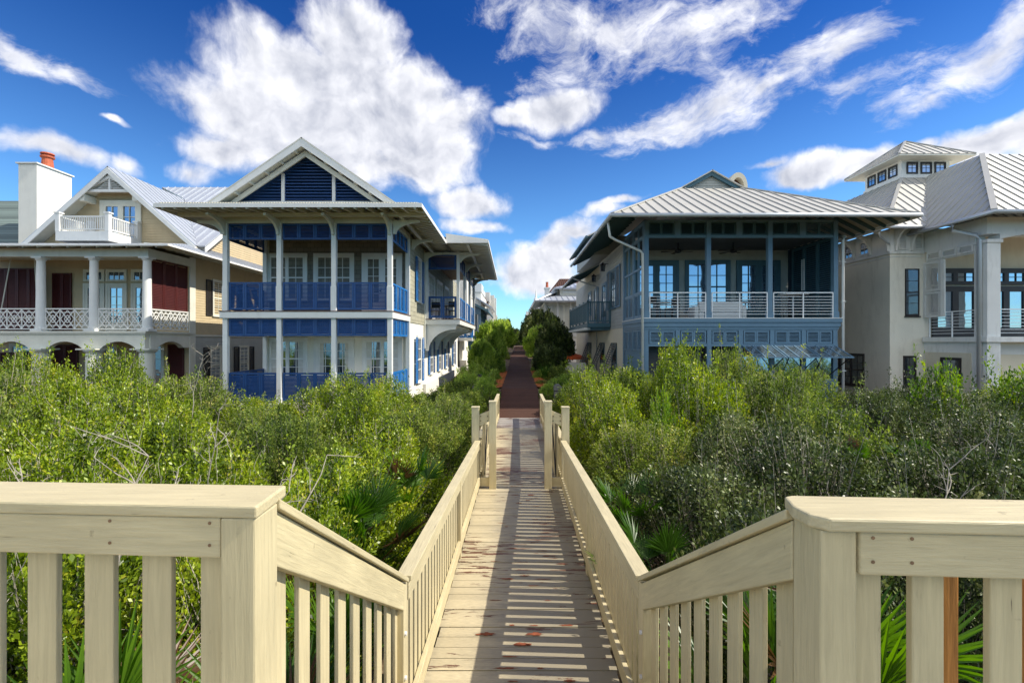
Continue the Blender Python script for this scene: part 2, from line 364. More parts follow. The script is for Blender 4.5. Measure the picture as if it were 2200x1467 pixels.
leaf_mat('leaf_yellow', [(.028, .050, .005), (.10, .16, .010), (.24, .33, .016), (.40, .47, .026), (.54, .47, .06)], .36)
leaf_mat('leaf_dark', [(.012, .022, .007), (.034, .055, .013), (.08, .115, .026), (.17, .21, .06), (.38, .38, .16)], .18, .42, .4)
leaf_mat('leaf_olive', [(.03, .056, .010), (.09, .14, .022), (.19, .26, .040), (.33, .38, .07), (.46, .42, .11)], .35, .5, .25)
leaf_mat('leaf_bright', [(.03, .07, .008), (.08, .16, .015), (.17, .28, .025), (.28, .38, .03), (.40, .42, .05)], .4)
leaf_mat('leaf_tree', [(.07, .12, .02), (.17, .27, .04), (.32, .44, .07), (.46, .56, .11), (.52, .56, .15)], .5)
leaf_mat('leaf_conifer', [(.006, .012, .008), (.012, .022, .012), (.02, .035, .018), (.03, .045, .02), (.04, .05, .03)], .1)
leaf_mat('palm', [(.05, .12, .012), (.15, .29, .018), (.28, .46, .03), (.42, .58, .045), (.5, .5, .06)], .45, .35, .5)
leaf_mat('palm_dead', [(.10, .05, .02), (.22, .11, .04), (.30, .17, .07), (.35, .14, .05), (.25, .2, .12)], .2)
M = MATS

# ------------------------------------------------------------ mesh builder
class Fr:
    """a wall frame: u along the wall, n outward, z up. F faces the camera (-Y), R faces +X, L faces -X, B faces +Y"""
    def __init__(s, kind, c):
        s.k, s.c = kind, c
    def p(s, u, n, z):
        if s.k == 'F': return (u, s.c - n, z)
        if s.k == 'B': return (u, s.c + n, z)
        if s.k == 'R': return (s.c + n, u, z)
        if s.k == 'L': return (s.c - n, u, z)
BOXF = [(0, 3, 2, 1), (4, 5, 6, 7), (0, 1, 5, 4), (1, 2, 6, 5), (2, 3, 7, 6), (3, 0, 4, 7)]
class MB:
    def __init__(s): s.v, s.f = [], []
    def add(s, vs, fs):
        o = len(s.v); s.v += [tuple(v) for v in vs]; s.f += [tuple(i + o for i in f) for f in fs]; return s
    def box(s, x0, x1, y0, y1, z0, z1):
        return s.add([(x0, y0, z0), (x1, y0, z0), (x1, y1, z0), (x0, y1, z0), (x0, y0, z1), (x1, y0, z1), (x1, y1, z1), (x0, y1, z1)], BOXF)
    def fb(s, fr, u0, u1, z0, z1, n0, n1):
        a, b = fr.p(u0, n0, z0), fr.p(u1, n1, z1)
        return s.box(min(a[0], b[0]), max(a[0], b[0]), min(a[1], b[1]), max(a[1], b[1]), min(a[2], b[2]), max(a[2], b[2]))
    def hexa(s, b4, t4): return s.add(list(b4) + list(t4), BOXF)
    def bar(s, p0, p1, w, h, up=(0, 0, 1)):
        p0, p1 = Vector(p0), Vector(p1); d = (p1 - p0).normalized(); up = Vector(up)
        sd = d.cross(up)
        if sd.length < 1e-5: sd = d.cross(Vector((0, 1, 0)))
        sd.normalize(); u = sd.cross(d).normalized()
        q = lambda p, a, b: p + sd * (a * w / 2) + u * (b * h / 2)
        return s.add([q(p0, -1, -1), q(p0, 1, -1), q(p1, 1, -1), q(p1, -1, -1), q(p0, -1, 1), q(p0, 1, 1), q(p1, 1, 1), q(p1, -1, 1)], BOXF)
    def prism(s, pts, vec):
        n = len(pts); vec = Vector(vec)
        vs = [Vector(p) for p in pts] + [Vector(p) + vec for p in pts]
        return s.add(vs, [tuple(range(n - 1, -1, -1)), tuple(range(n, 2 * n))] + [(i, (i + 1) % n, n + (i + 1) % n, n + i) for i in range(n)])
    def lathe(s, prof, c, n=16, axis='z'):
        vs, fs = [], []
        for r, z in prof:
            for i in range(n):
                a = 2 * math.pi * i / n; vs.append((c[0] + r * math.cos(a), c[1] + r * math.sin(a), c[2] + z))
        for k in range(len(prof) - 1):
            for i in range(n):
                j = (i + 1) % n; fs.append((k * n + i, k * n + j, (k + 1) * n + j, (k + 1) * n + i))
        fs.append(tuple(range(n - 1, -1, -1))); fs.append(tuple((len(prof) - 1) * n + i for i in range(n)))
        return s.add(vs, fs)
    def tube(s, pts, r, n=8):
        pts = [Vector(p) for p in pts]; rs = r if isinstance(r, (list, tuple)) else [r] * len(pts)
        vs, fs = [], []
        for k, p in enumerate(pts):
            d = (pts[min(k + 1, len(pts) - 1)] - pts[max(k - 1, 0)]).normalized()
            a = d.cross(Vector((0, 0, 1)))
            if a.length < .05: a = d.cross(Vector((0, 1, 0)))
            a.normalize(); b = a.cross(d).normalized()
            for i in range(n):
                t = 2 * math.pi * i / n; vs.append(p + (a * math.cos(t) + b * math.sin(t)) * rs[k])
        for k in range(len(pts) - 1):
            for i in range(n):
                j = (i + 1) % n; fs.append((k * n + i, k * n + j, (k + 1) * n + j, (k + 1) * n + i))
        fs.append(tuple(range(n - 1, -1, -1))); fs.append(tuple((len(pts) - 1) * n + i for i in range(n)))
        return s.add(vs, fs)
    def build(s, name, m, parent=None, smooth=False, bevel=0, label=None):
        if not s.v: return None
        off = Vector((0, 0, 0))
        p = parent
        while p is not None: off += p.location; p = p.parent
        me = bpy.data.meshes.new(name)
        loc = Vector((0, 0, 0))
        if parent is None:
            a = np.array(s.v); loc = Vector(((a[:, 0].min() + a[:, 0].max()) / 2, (a[:, 1].min() + a[:, 1].max()) / 2, a[:, 2].min())); off = loc
        me.from_pydata([tuple(Vector(v) - off) for v in s.v], [], s.f)
        me.materials.append(M[m] if isinstance(m, str) else m)
        o = bpy.data.objects.new(name, me); COL.objects.link(o)
        if parent is not None: o.parent = parent
        else: o.location = loc
        if smooth: me.polygons.foreach_set('use_smooth', [True] * len(me.polygons))
        if bevel:
            md = o.modifiers.new('bevel', 'BEVEL'); md.width = bevel; md.segments = 2; md.limit_method = 'ANGLE'
        if label: o['label'] = label
        return o
def tag(o, label=None, cat=None, group=None, kind=None):
    if label: o['label'] = label
    if cat: o['category'] = cat
    if group: o['group'] = group
    if kind: o['kind'] = kind
    return o
def thing(name, loc, label, cat, group=None):
    o = bpy.data.objects.new(name, None); COL.objects.link(o); o.location = loc; o.empty_display_size = .2
    return tag(o, label, cat, group)

# ------------------------------------------------------------ architectural pieces
def lap_siding(mb, fr, u0, u1, z0, z1, pitch=.13, th=.018, clip=None):
    z = z0
    while z < z1 - .01:
        zt = min(z + pitch, z1)
        a, b = (u0, u1)
        if clip:
            c = clip((z + zt) / 2)
            if c is None: z = zt; continue
            a, b = max(u0, c[0]), min(u1, c[1])
            if b - a < .05: z = zt; continue
        P = [fr.p(a, 0, z), fr.p(b, 0, z), fr.p(b, th + .006, z), fr.p(a, th + .006, z), fr.p(a, 0, zt), fr.p(b, 0, zt), fr.p(b, .004, zt), fr.p(a, .004, zt)]
        mb.hexa(P[:4], P[4:]); z = zt
    return mb
def louvre_panel(mb, fr, u0, u1, z0, z1, n, leaves=3, st=.07, pitch=.05, th=.045, clip=None, slat_h=None):
    w = (u1 - u0) / leaves
    sl = slat_h or pitch * 1.15
    for k in range(leaves):
        a, b = u0 + k * w + .004, u0 + (k + 1) * w - .004
        mb.fb(fr, a, a + st, z0, z1, n, n + th); mb.fb(fr, b - st, b, z0, z1, n, n + th)
        mb.fb(fr, a + st, b - st, z0, z0 + st, n, n + th); mb.fb(fr, a + st, b - st, z1 - st, z1, n, n + th)
        z = z0 + st + .008
        while z + pitch * .6 < z1 - st:
            P = [fr.p(a + st, n + th * .8, z), fr.p(b - st, n + th * .8, z), fr.p(b - st, n + .002, z + sl * .42), fr.p(a + st, n + .002, z + sl * .42)]
            T = [Vector(q) + Vector((0, 0, .010)) for q in P]
            mb.hexa(P, T); z += pitch
    return mb
def window(root, fr, u0, u1, z0, z1, cols=2, rows=4, frame='white', glass='glass', casing=.10, lites=1, name='window', meeting=False, proud=.05, bottom_panel=0, sill=True, mun=.022, sash=.055, handle=False, curtains=False):
    """casing and sashes are one part; its glass (and handle) are sub-parts. lites = number of leaves side by side"""
    mb = MB()
    mb.fb(fr, u0 - casing, u0, z0, z1 + casing, 0, proud); mb.fb(fr, u1, u1 + casing, z0, z1 + casing, 0, proud)
    mb.fb(fr, u0, u1, z1, z1 + casing, 0, proud)
    if sill: mb.fb(fr, u0 - casing - .03, u1 + casing + .03, z0 - .05, z0 - .001, 0, proud + .04)
    w = (u1 - u0) / lites
    for k in range(lites):
        a, b = u0 + k * w, u0 + (k + 1) * w
        mb.fb(fr, a, a + sash, z0, z1, .003, proud - .012); mb.fb(fr, b - sash, b, z0, z1, .003, proud - .012)
        mb.fb(fr, a + sash, b - sash, z1 - sash, z1, .003, proud - .012)
        zb = z0 + sash * 1.5 + bottom_panel
        mb.fb(fr, a + sash, b - sash, z0, zb, .003, proud - .012)
        for c in range(1, cols):
            x = a + sash + (b - a - 2 * sash) * c / cols
            mb.fb(fr, x - mun / 2, x + mun / 2, zb, z1 - sash, .012, proud - .02)
        for r in range(1, rows):
            z = zb + (z1 - sash - zb) * r / rows
            m2 = mun if not (meeting and r == rows // 2) else mun * 2.6
            mb.fb(fr, a + sash, b - sash, z - m2 / 2, z + m2 / 2, .0125, proud - .0205 if m2 == mun else proud - .013)
    o = mb.build(name, frame, root)
    g = MB()
    for k in range(lites):
        a, b = u0 + k * w, u0 + (k + 1) * w
        g.fb(fr, a + .01, b - .01, z0 + .01, z1 - .01, .001, .010)
    g.build('pane', glass, o)
    if curtains:
        cw = (u1 - u0) * (.20 if lites > 1 else .28)
        for a, b in ((u0 + .03, u0 + cw), (u1 - cw, u1 - .03)):
            K = 8; cu = MB()
            for k in range(K):
                p, q = a + (b - a) * k / K, a + (b - a) * (k + 1) / K
                na, nb_ = (.0105, .0118) if k % 2 else (.0118, .0105)
                cu.add([fr.p(p, na, z0 + .05), fr.p(q, nb_, z0 + .05), fr.p(q, nb_, z1 - .03), fr.p(p, na, z1 - .03)], [(0, 1, 2, 3)])
            cu.build('curtain', 'curtain', o)
    if handle:
        h = MB(); xm = (u0 + u1) / 2
        h.fb(fr, xm - .09, xm - .02, z0 + 1.0, z0 + 1.03, proud - .011, proud + .03); h.fb(fr, xm - .045, xm - .02, z0 + .93, z0 + 1.12, proud - .011, proud + .002)
        h.build('handle', 'black_metal', o)
    return o
def curve_bracket(mb, fr, u, n0, z_top, run, drop, th=.09, band=.11):
    """curved timber bracket: top arm out from the wall, leg down the wall, concave curve between"""
    pts = [(0, 0), (run, 0), (run, -band * .8)]
    K = 9
    for i in range(K + 1):
        t = i / K * math.pi / 2
        pts.append((band + (run - band - .04) * (1 - math.sin(t)), -band - (drop - band) * (1 - math.cos(t))))
    pts += [(0, -drop)]
    P = [fr.p(u - th / 2, n0 + a, z_top + b) for a, b in pts]
    d = Vector(fr.p(u + th / 2, 0, 0)) - Vector(fr.p(u - th / 2, 0, 0))
    mb.prism(P, d)
def roof_plane(root, pts, name, m, th=.06, seam=.42, seam_h=.06, seam_w=.03, eave=(0, 1)):
    """a sloping sheet with raised standing seams running up the slope; pts[eave[0]]-pts[eave[1]] is the eave"""
    P = [Vector(p) for p in pts]
    n = (P[1] - P[0]).cross(P[2] - P[0]).normalized()
    if n.z < 0: n = -n
    mb = MB(); mb.prism([p - n * th for p in P], n * th)
    e = (P[eave[1]] - P[eave[0]]).normalized(); up = n.cross(e).normalized()
    if up.z < 0: up = -up
    o = P[eave[0]]
    Q = [((p - o).dot(e), (p - o).dot(up)) for p in P]
    s0, s1 = min(q[0] for q in Q), max(q[0] for q in Q)
    if seam:
        k = int((s1 - s0) / seam)
        for i in range(1, k + 1):
            s = s0 + (s1 - s0) * i / (k + 1)
            hits = []
            for j in range(len(Q)):
                a, b = Q[j], Q[(j + 1) % len(Q)]
                if (a[0] - s) * (b[0] - s) < 0:
                    t = (s - a[0]) / (b[0] - a[0]); hits.append(a[1] + t * (b[1] - a[1]))
            if len(hits) >= 2 and max(hits) - min(hits) > .1:
                p0 = o + e * s + up * (min(hits) - .0) + n * (seam_h / 2); p1 = o + e * s + up * (max(hits) - .04) + n * (seam_h / 2)
                mb.bar(p0, p1, seam_w, seam_h, n)
    return mb.build(name, m, root)
def rafters(mb, fr, us, n0, n1, z0, z1, w=.06, h=.14):
    """rafter tails from (n0, z0) at the wall to (n1, z1) at the eave"""
    for u in us: mb.bar(fr.p(u, n0, z0), fr.p(u, n1, z1), w, h)
# ============================================================ GROUND, WALK
def interp(x, xs, ys): return float(np.interp(x, xs, ys))
def cx(Y): return .03 + .0145 * Y
def deck_z(Y): return interp(Y, [2.8, 8.3, 14.5, 16.5, 19.3, 30.2, 40, 75, 120], [-2.53, -2.61, -2.70, -2.75, -1.93, -1.90, -1.37, -1.05, -.9])
def ground_z(x, y):
    base = interp(y, [-60, -25, -5, 2, 16, 24, 40, 60, 200], [-6.5, -5.2, -3.6, -3.15, -2.95, -2.9, -2.5, -1.7, -1.6])
    if y > 16:
        d = abs(x - cx(y)); side = deck_z(max(y, 19.3)) - .12
        t = min(1, max(0, (3.6 - d) / 2.2)) * min(1, (y - 16) / 3.5)
        base = base * (1 - t) + side * t
    return base + .10 * noise.noise(Vector((x * .35, y * .35, 0))) * (1 if abs(x - cx(y)) > 1.2 else .2)
def make_ground():
    xs = sorted(set([-3000, -1200, -500, -200, -100] + [round(-60 + i * 2.0, 2) for i in range(61)] + [round(-8 + i * .4, 2) for i in range(41)] + [100, 200, 500, 1200, 3000]))
    ys = sorted(set([-60, -45, -30, -20, -12, -8] + [round(-6 + i * .6, 2) for i in range(90)] + [50, 54, 60, 66, 74, 84, 100, 130, 200, 400, 1000, 3000]))
    v = [(x, y, ground_z(x, y)) for y in ys for x in xs]; n = len(xs)
    f = [(j * n + i, j * n + i + 1, (j + 1) * n + i + 1, (j + 1) * n + i) for j in range(len(ys) - 1) for i in range(n - 1)]
    m, nt, b = _nodes('ground_mat'); N, L = nt.nodes, nt.links
    geo = N.new('ShaderNodeNewGeometry')
    a = N.new('ShaderNodeTexNoise'); a.inputs['Scale'].default_value = 3; a.inputs['Detail'].default_value = 9; a.inputs['Roughness'].default_value = .75; L.new(geo.outputs['Position'], a.inputs['Vector'])
    r = N.new('ShaderNodeValToRGB'); e = r.color_ramp.elements
    e[0].position = .35; e[0].color = (.045, .028, .014, 1); e[1].position = .68; e[1].color = (.26, .20, .12, 1)
    x_ = e.new(.5); x_.color = (.12, .075, .035, 1)
    L.new(a.outputs[0], r.inputs[0]); L.new(r.outputs[0], b.inputs['Base Color']); b.inputs['Roughness'].default_value = .95
    bp = N.new('ShaderNodeBump'); bp.inputs['Strength'].default_value = .8; bp.inputs['Distance'].default_value = .05; L.new(a.outputs[0], bp.inputs['Height']); L.new(bp.outputs[0], b.inputs['Normal'])
    M['ground'] = m
    mb = MB(); mb.add(v, f); o = mb.build('ground', m, None, smooth=True); tag(o, kind='structure')
    # sea behind the camera, only met in reflections
    s, nt, b = _nodes('sea_mat'); b.inputs['Base Color'].default_value = (.01, .09, .12, 1); b.inputs['Roughness'].default_value = .15
    w = nt.nodes.new('ShaderNodeTexNoise'); w.inputs['Scale'].default_value = .6; w.inputs['Detail'].default_value = 4
    bp = nt.nodes.new('ShaderNodeBump'); bp.inputs['Distance'].default_value = .5; nt.links.new(w.outputs[0], bp.inputs['Height']); nt.links.new(bp.outputs[0], b.inputs['Normal'])
    mb = MB(); mb.add([(-3000, -3000, -6.0), (3000, -3000, -6.0), (3000, -48, -6.0), (-3000, -48, -6.0)], [(0, 1, 2, 3)])
    tag(mb.build('sea', s), kind='structure')
make_ground()

def planks(name, y0, y1, pitch, hw, m, rnd, th=.035, gap=.007):
    mb = MB(); y = y0; rg = random.Random(rnd)
    while y < y1:
        a, b = y + gap / 2, min(y + pitch, y1) - gap / 2
        za, zb = deck_z(a), deck_z(b); j = rg.uniform(-.0025, .0025); e = rg.uniform(-.012, .012)
        l0, l1, r0, r1 = cx(a) - hw + e, cx(b) - hw + e, cx(a) + hw + e, cx(b) + hw + e
        mb.hexa([(l0, a, za - th + j), (r0, a, za - th + j), (r1, b, zb - th + j), (l1, b, zb - th + j)], [(l0, a, za + j), (r0, a, za + j), (r1, b, zb + j), (l1, b, zb + j)])
        y += pitch
    for s in (-1, 1):
        ys = np.linspace(y0, y1, 20)
        for p, q in zip(ys[:-1], ys[1:]):
            mb.bar((cx(p) + s * (hw - .1), p, deck_z(p) - .14), (cx(q) + s * (hw - .1), q, deck_z(q) - .14), .05, .19)
    return mb.build(name, m)
walk_ = tag(planks('boardwalk', 2.9, 14.55, .14, .735, 'deck', 1), kind='structure')
def worn_patches():
    rg = random.Random(41)
    for k in range(46):
        y = 3.3 + 5.6 * rg.random() ** 1.2; x = cx(y) + rg.choice([-.12, 0, .12, .25]) + rg.uniform(-.22, .25)
        if k < 3: x, y = [(-.225, 4.02), (.20, 3.98), (.10, 3.88)][k]
        l = (.07 if k < 3 else rg.uniform(.02, .09)); h = (.022 if k < 3 else rg.uniform(.004, .014))
        yy = (math.floor(y / .14) + (0 if k < 3 else rg.choice([0, 0, .5]))) * .14 + .012 + (2.9 % .14); n = 22; pts = []
        for i in range(n):
            a = 2 * math.pi * i / n; q = 1 + rg.uniform(-.38, .38)
            pts.append((x + math.cos(a) * l * q, yy + h + math.sin(a) * h * q, deck_z(yy) + .0045))
        mb = MB(); mb.add(pts, [tuple(range(n))]); mb.build('worn_patch', 'bare_wood', walk_)
worn_patches()
tag(planks('boardwalk', 14.56, 16.6, .14, .735, 'deck_old', 2), kind='structure')
tag(planks('path', 16.61, 95, .14, .74, 'brown_deck', 3), kind='structure')
# orange pine-straw mulch beside the path
def mulch():
    mb = MB(); rg = random.Random(5)
    for s in (-1, 1):
        ys = np.linspace(20.2, 30, 40); row = []
        for y in ys:
            w = (.34 + .25 * noise.noise(Vector((s * 3, y * .8, 0)))) * min(1, .08 + (y - 20.2) / 2.2)
            row.append(((cx(y) + s * .76, y, deck_z(max(19.3, y)) - .035), (cx(y) + s * (.76 + w), y, deck_z(max(19.3, y)) - .03 + .05 * noise.noise(Vector((y, s, 0)))), (cx(y) + s * (1.5 + w), y, deck_z(max(19.3, y)) - .22)))
        for p, q in zip(row[:-1], row[1:]):
            mb.add([p[0], p[1], q[1], q[0]], [(0, 1, 2, 3)]); mb.add([p[1], p[2], q[2], q[1]], [(0, 1, 2, 3)])
        for i in range(900):
            y = rg.uniform(20.2, 30); u = rg.uniform(.78, 1.2); a = rg.uniform(0, 3.14); l = rg.uniform(.05, .11); z = deck_z(max(19.3, y)) - .02 + rg.uniform(0, .03)
            c = Vector((cx(y) + s * u, y, z)); d = Vector((math.cos(a), math.sin(a), rg.uniform(-.2, .2))) * l
            mb.add([c - d, c + d, c + d + Vector((0, .008, .012))], [(0, 1, 2)])
    tag(mb.build('pine_straw', 'mulch'), kind='stuff', label='orange pine straw mulch strewn along both edges of the brown path')
mulch()

# landing and stairs under the camera
def landing():
    mb = MB(); y = -2.6; rg = random.Random(9)
    while y < 1.36:
        mb.box(-3.2, 3.2, y + .003, y + .137, -1.455, -1.42 + rg.uniform(-.002, .002)); y += .14
    mb.box(-3.2, 3.2, 1.40, 1.44, -1.66, -1.46); mb.box(-3.2, 3.2, -2.6, -2.56, -1.66, -1.46)
    o = mb.build('boardwalk', 'deck'); tag(o, kind='structure')
    p = MB()
    for x in (-2.9, -1.0, 1.1, 2.9):
        for yy in (-2.3, 1.2): p.box(x - .07, x + .07, yy - .07, yy + .07, -3.6, -1.46)
    r = thing('stairs', (.1, 2.1, -2.6), 'short cream painted stair flight running down to the boardwalk below the camera', 'stairs')
    p.build('support_post', 'raw_wood', r)
    n = 6; rise = (2.53 - 1.42) / n; run = (2.88 - 1.36) / (n)
    t = MB(); s = MB()
    for i in range(n - 1):
        z = -1.42 - rise * (i + 1); y = 1.37 + run * i
        t.box(-.66, .74, y, y + run + .03, z - .035, z)
        s.box(-.66, .74, y, y + .02, z, z + rise - .04)
    t.build('tread', 'deck', r); s.build('riser', 'cream_x', r)
    st = MB()
    for x in (-.70, .745): st.prism([(x, 1.36, -1.48), (x, 1.36, -1.72), (x, 2.9, -2.85), (x, 2.9, -2.58)], (.035, 0, 0))
    st.build('stringer', 'cream_y', r)
landing()

# ============================================================ RAILINGS
def platform_rail(side, label):
    """fronto-parallel rail of the landing; side -1 left, +1 right"""
    Yf = lambda x: 1.285 - .055 * x            # centre line of the cap
    x0, x1 = (-3.15, -.69) if side < 0 else (.795, 3.15)
    r = thing('railing', ((x0 + x1) / 2, Yf((x0 + x1) / 2), -1.42), label, 'railing', 'railings of the landing and stair')
    zt = -.440
    cap = MB(); w = .085
    if side < 0:
        pts = [(x0, Yf(x0) - w + .005), (-.682, Yf(-.69) - w + .005), (-.692, Yf(-.69) + w + .02), (x0, Yf(x0) + w + .0)]
    else:
        pts = [(x0 - .012, Yf(x0) - w), (x1, Yf(x1) - w), (x1, Yf(x1) + w), (x0 + .005, Yf(x0) + w + .01), (x0 - .035, Yf(x0) + w - .04), (x0 - .03, Yf(x0) - w + .05)]
        pts = [(.79, 1.157), (x1, Yf(x1) - w - .0), (x1, Yf(x1) + w), (.80, 1.335), (.775, 1.325), (.752, 1.25), (.757, 1.19)]
    cap.prism([(a, b, zt - .034) for a, b in pts], (0, 0, .034)); cap.build('cap', 'cream_x', r, bevel=.006)
    # fascia
    fa = MB(); xe = -.787 if side < 0 else .872
    a, b = (x0, xe) if side < 0 else (xe, x1)
    P = lambda x, dy: (x, Yf(x) - .072 + dy)
    fa.hexa([(*P(a, 0), -.585), (*P(b, 0), -.585), (*P(b, .036), -.585), (*P(a, .036), -.585)], [(*P(a, 0), zt - .035), (*P(b, 0), zt - .035), (*P(b, .036), zt - .035), (*P(a, .036), zt - .035)])
    fa.build('top_board', 'cream_x', r, bevel=.005)
    # corner post
    po = MB()
    if side < 0: px0, px1, ya, yb = -.785, -.690, 1.252, 1.372
    else: px0, px1, ya, yb = .778, .870, 1.172, 1.29
    po.box(px0, px1, ya, yb, -1.42, zt - .0345); po.build('post', 'cream_z', r, bevel=.006)
    # balusters
    bw = .083; x = (px0 - .002 - bw) if side < 0 else (px1 + .002)
    k = 0
    while x > -3.1 and x < 3.05:
        bb = MB(); yy = Yf(x) - .034
        top = -.586 + (.04 if k else .0)
        bb.box(x, x + bw, yy - .0, yy + .021, -1.36, -.585 + .08); bb.build('baluster', 'cream_z', r, bevel=.004)
        x += (-.171 if side < 0 else .19) if k else (-.171 if side < 0 else .155); k += 1
    us = list(np.arange(x0 + .2, x1 - .1, .37))
    if side < 0: us.append(xe - .03)
    else: us.insert(0, xe + .03)
    for u in us:                                # screw heads where the board meets the balusters
        if (u > xe) if side < 0 else (u < xe): continue
        for z in (-.49, -.55):
            sc = MB(); c = Vector((u, Yf(u) - .0725, z)); sc.prism([c + Vector((.0045 * math.cos(k_ * .785), 0, .0045 * math.sin(k_ * .785))) for k_ in range(8)], (0, -.0012, 0)); sc.build('screw_head', 'rusty', r)
    lo = MB(); lo.hexa([(*P(a, .002), -1.37), (*P(b, .002), -1.37), (*P(b, .034), -1.37), (*P(a, .034), -1.37)], [(*P(a, .002), -1.25), (*P(b, .002), -1.25), (*P(b, .034), -1.25), (*P(a, .034), -1.25)])
    lo.build('bottom_board', 'cream_x', r)
platform_rail(-1, 'cream painted handrail across the left front of the landing, in shade')
platform_rail(1, 'cream painted handrail across the right front of the landing, with raw timber posts behind')

def stair_rail(side, label):
    if side < 0: A = (-.70, 1.372, -.465); B = (-.655, 2.86, -1.468)
    else: A = (.775, 1.29, -.465); B = (.795, 2.87, -1.468)
    r = thing('railing', ((A[0] + B[0]) / 2, 2.1, -2.0), label, 'railing', 'railings of the landing and stair')
    at = lambda t: Vector(A).lerp(Vector(B), t)
    s = -side                                     # inner side sign
    fb = MB(); th = .036
    a, b = at(0), at(1)
    def board(mb, a, b, x_in, thick, z_hi_a, z_hi_b, h):
        xa, xb = a.x + x_in, b.x + x_in
        xs = sorted([0, thick])
        mb.hexa([(xa + xs[0], a.y, z_hi_a - h), (xa + xs[1], a.y, z_hi_a - h), (xb + xs[1], b.y, z_hi_b - h), (xb + xs[0], b.y, z_hi_b - h)],
                [(xa + xs[0], a.y, z_hi_a), (xa + xs[1], a.y, z_hi_a), (xb + xs[1], b.y, z_hi_b), (xb + xs[0], b.y, z_hi_b)])
    board(fb, a, b, 0, -s * th, a.z - .03, b.z - .022, .165)
    fb.build('top_board', 'cream_slope', r, bevel=.004)
    cp = MB(); xi, xo = s * .018, -s * .125
    lo, hi = min(xi, xo), max(xi, xo)
    cp.hexa([(a.x + lo, a.y, a.z - .028), (a.x + hi, a.y, a.z - .028), (b.x + hi, b.y + .02, b.z - .02), (b.x + lo, b.y + .02, b.z - .02)],
            [(a.x + lo, a.y, a.z + .002), (a.x + hi, a.y, a.z + .002), (b.x + hi, b.y + .02, b.z + .01), (b.x + lo, b.y + .02, b.z + .01)])
    cp.build('cap', 'cream_slope', r, bevel=.004)
    y = a.y + .06; k = 0
    while y < b.y - .08:
        t = (y - a.y) / (b.y - a.y); p = at(t); bb = MB()
        x = p.x - s * .038; xs = sorted([x, x - s * .019])
        bb.box(xs[0], xs[1], y, y + .085, p.z - .98, p.z - .12); bb.build('baluster', 'cream_z', r, bevel=.003); y += .168; k += 1
    bo = MB(); board(bo, a, b, 0, -s * th, a.z - .83, b.z - .86, .13); bo.build('bottom_board', 'cream_slope', r)
    pm = MB(); x = b.x; xs = sorted([x, x - s * .10])
    pm.box(xs[0], xs[1], b.y - .04, b.y + .055, -2.8, b.z - .021); o = pm.build('post', 'cream_z', r, bevel=.005)
    bt = MB()
    for z in (-1.95, -2.3): bt.lathe([(.012, 0), (.012, .008), (.006, .014)], (0, 0, 0), 10)
    vs = []
    bm = MB()
    for z in (-1.78, -2.05):
        c = Vector((b.x + s * .001, b.y - .02, z)); ring = []
        for i in range(10):
            q = 2 * math.pi * i / 10; ring.append(c + Vector((0, .013 * math.cos(q), .013 * math.sin(q))))
        bm.prism(ring, (s * .012, 0, 0))
    bm.build('bolt', 'steel_rail', r)
stair_rail(-1, 'sloping cream stair rail on the left going down to the boardwalk, sunlit inner face')
stair_rail(1, 'sloping cream stair rail on the right going down to the boardwalk, shaded inner face')

def rail_z(Y): return interp(Y, [2.9, 8.2, 16.5], [-1.470, -1.745, -1.85])
def walk_rail(side, y0, y1, label, posts, group, bpitch=.133):
    r = thing('railing', (cx((y0 + y1) / 2) + side * .76, (y0 + y1) / 2, deck_z((y0 + y1) / 2)), label, 'railing', group)
    ui, uo = .705, .805
    X = lambda y, u: cx(y) + side * u
    def run(name, u0, u1, dz0, dz1, m='cream_y', bev=.004, ya=y0, yb=y1, base=rail_z):
        mb = MB(); n = max(1, int((yb - ya) / 1.8)); ys = np.linspace(ya, yb, n + 1)
        lo = []; 
        for y in ys:
            a, b = sorted([X(y, u0), X(y, u1)]); lo.append([(a, y, base(y) + dz0), (b, y, base(y) + dz0), (b, y, base(y) + dz1), (a, y, base(y) + dz1)])
        vs = [p for q in lo for p in q]; fs = [(3, 2, 1, 0)]
        for k in range(len(ys) - 1):
            o = 4 * k
            for i in range(4): j = (i + 1) % 4; fs.append((o + i, o + j, o + 4 + j, o + 4 + i))
        o = 4 * (len(ys) - 1); fs.append((o, o + 1, o + 2, o + 3))
        mb.add(vs, fs); return mb.build(name, m, r, bevel=bev)
    run('cap', ui, uo, -.034, 0)
    run('top_board', .722, .757, -.155, -.0345)
    run('bottom_board', .718, .754, .075, .21, base=deck_z)
    ps = []
    for yp in posts:
        mb = MB(); a, b = sorted([X(yp, .7155), X(yp, .80)]); mb.box(a, b, yp - .045, yp + .045, deck_z(yp) - .5, rail_z(yp) - .0345); mb.build('post', 'cream_z', r, bevel=.004); ps.append(yp)
    y = y0 + .05
    while y < y1 - .09:
        if all(abs(y + .045 - p) > .095 for p in ps):
            mb = MB(); a, b = sorted([X(y, .7575), X(y, .779)])
            mb.box(a, b, y, y + .089, deck_z(y) + .03, rail_z(y) - .036); mb.build('baluster', 'cream_z', r)
        y += bpitch
walk_rail(-1, 2.93, 8.22, 'cream baluster railing along the left of the boardwalk, between stair foot and gate', [5.55], 'railings along the boardwalk')
walk_rail(1, 2.93, 8.22, 'cream baluster railing along the right of the boardwalk, between stair foot and gate', [5.15], 'railings along the boardwalk')
walk_rail(-1, 8.46, 16.5, 'distant cream railing on the left of the boardwalk beyond the gate', [11.2, 14, 16.4], 'railings along the boardwalk', .16)
walk_rail(1, 8.46, 16.5, 'distant cream railing on the right of the boardwalk beyond the gate', [11.2, 14, 16.4], 'railings along the boardwalk', .16)

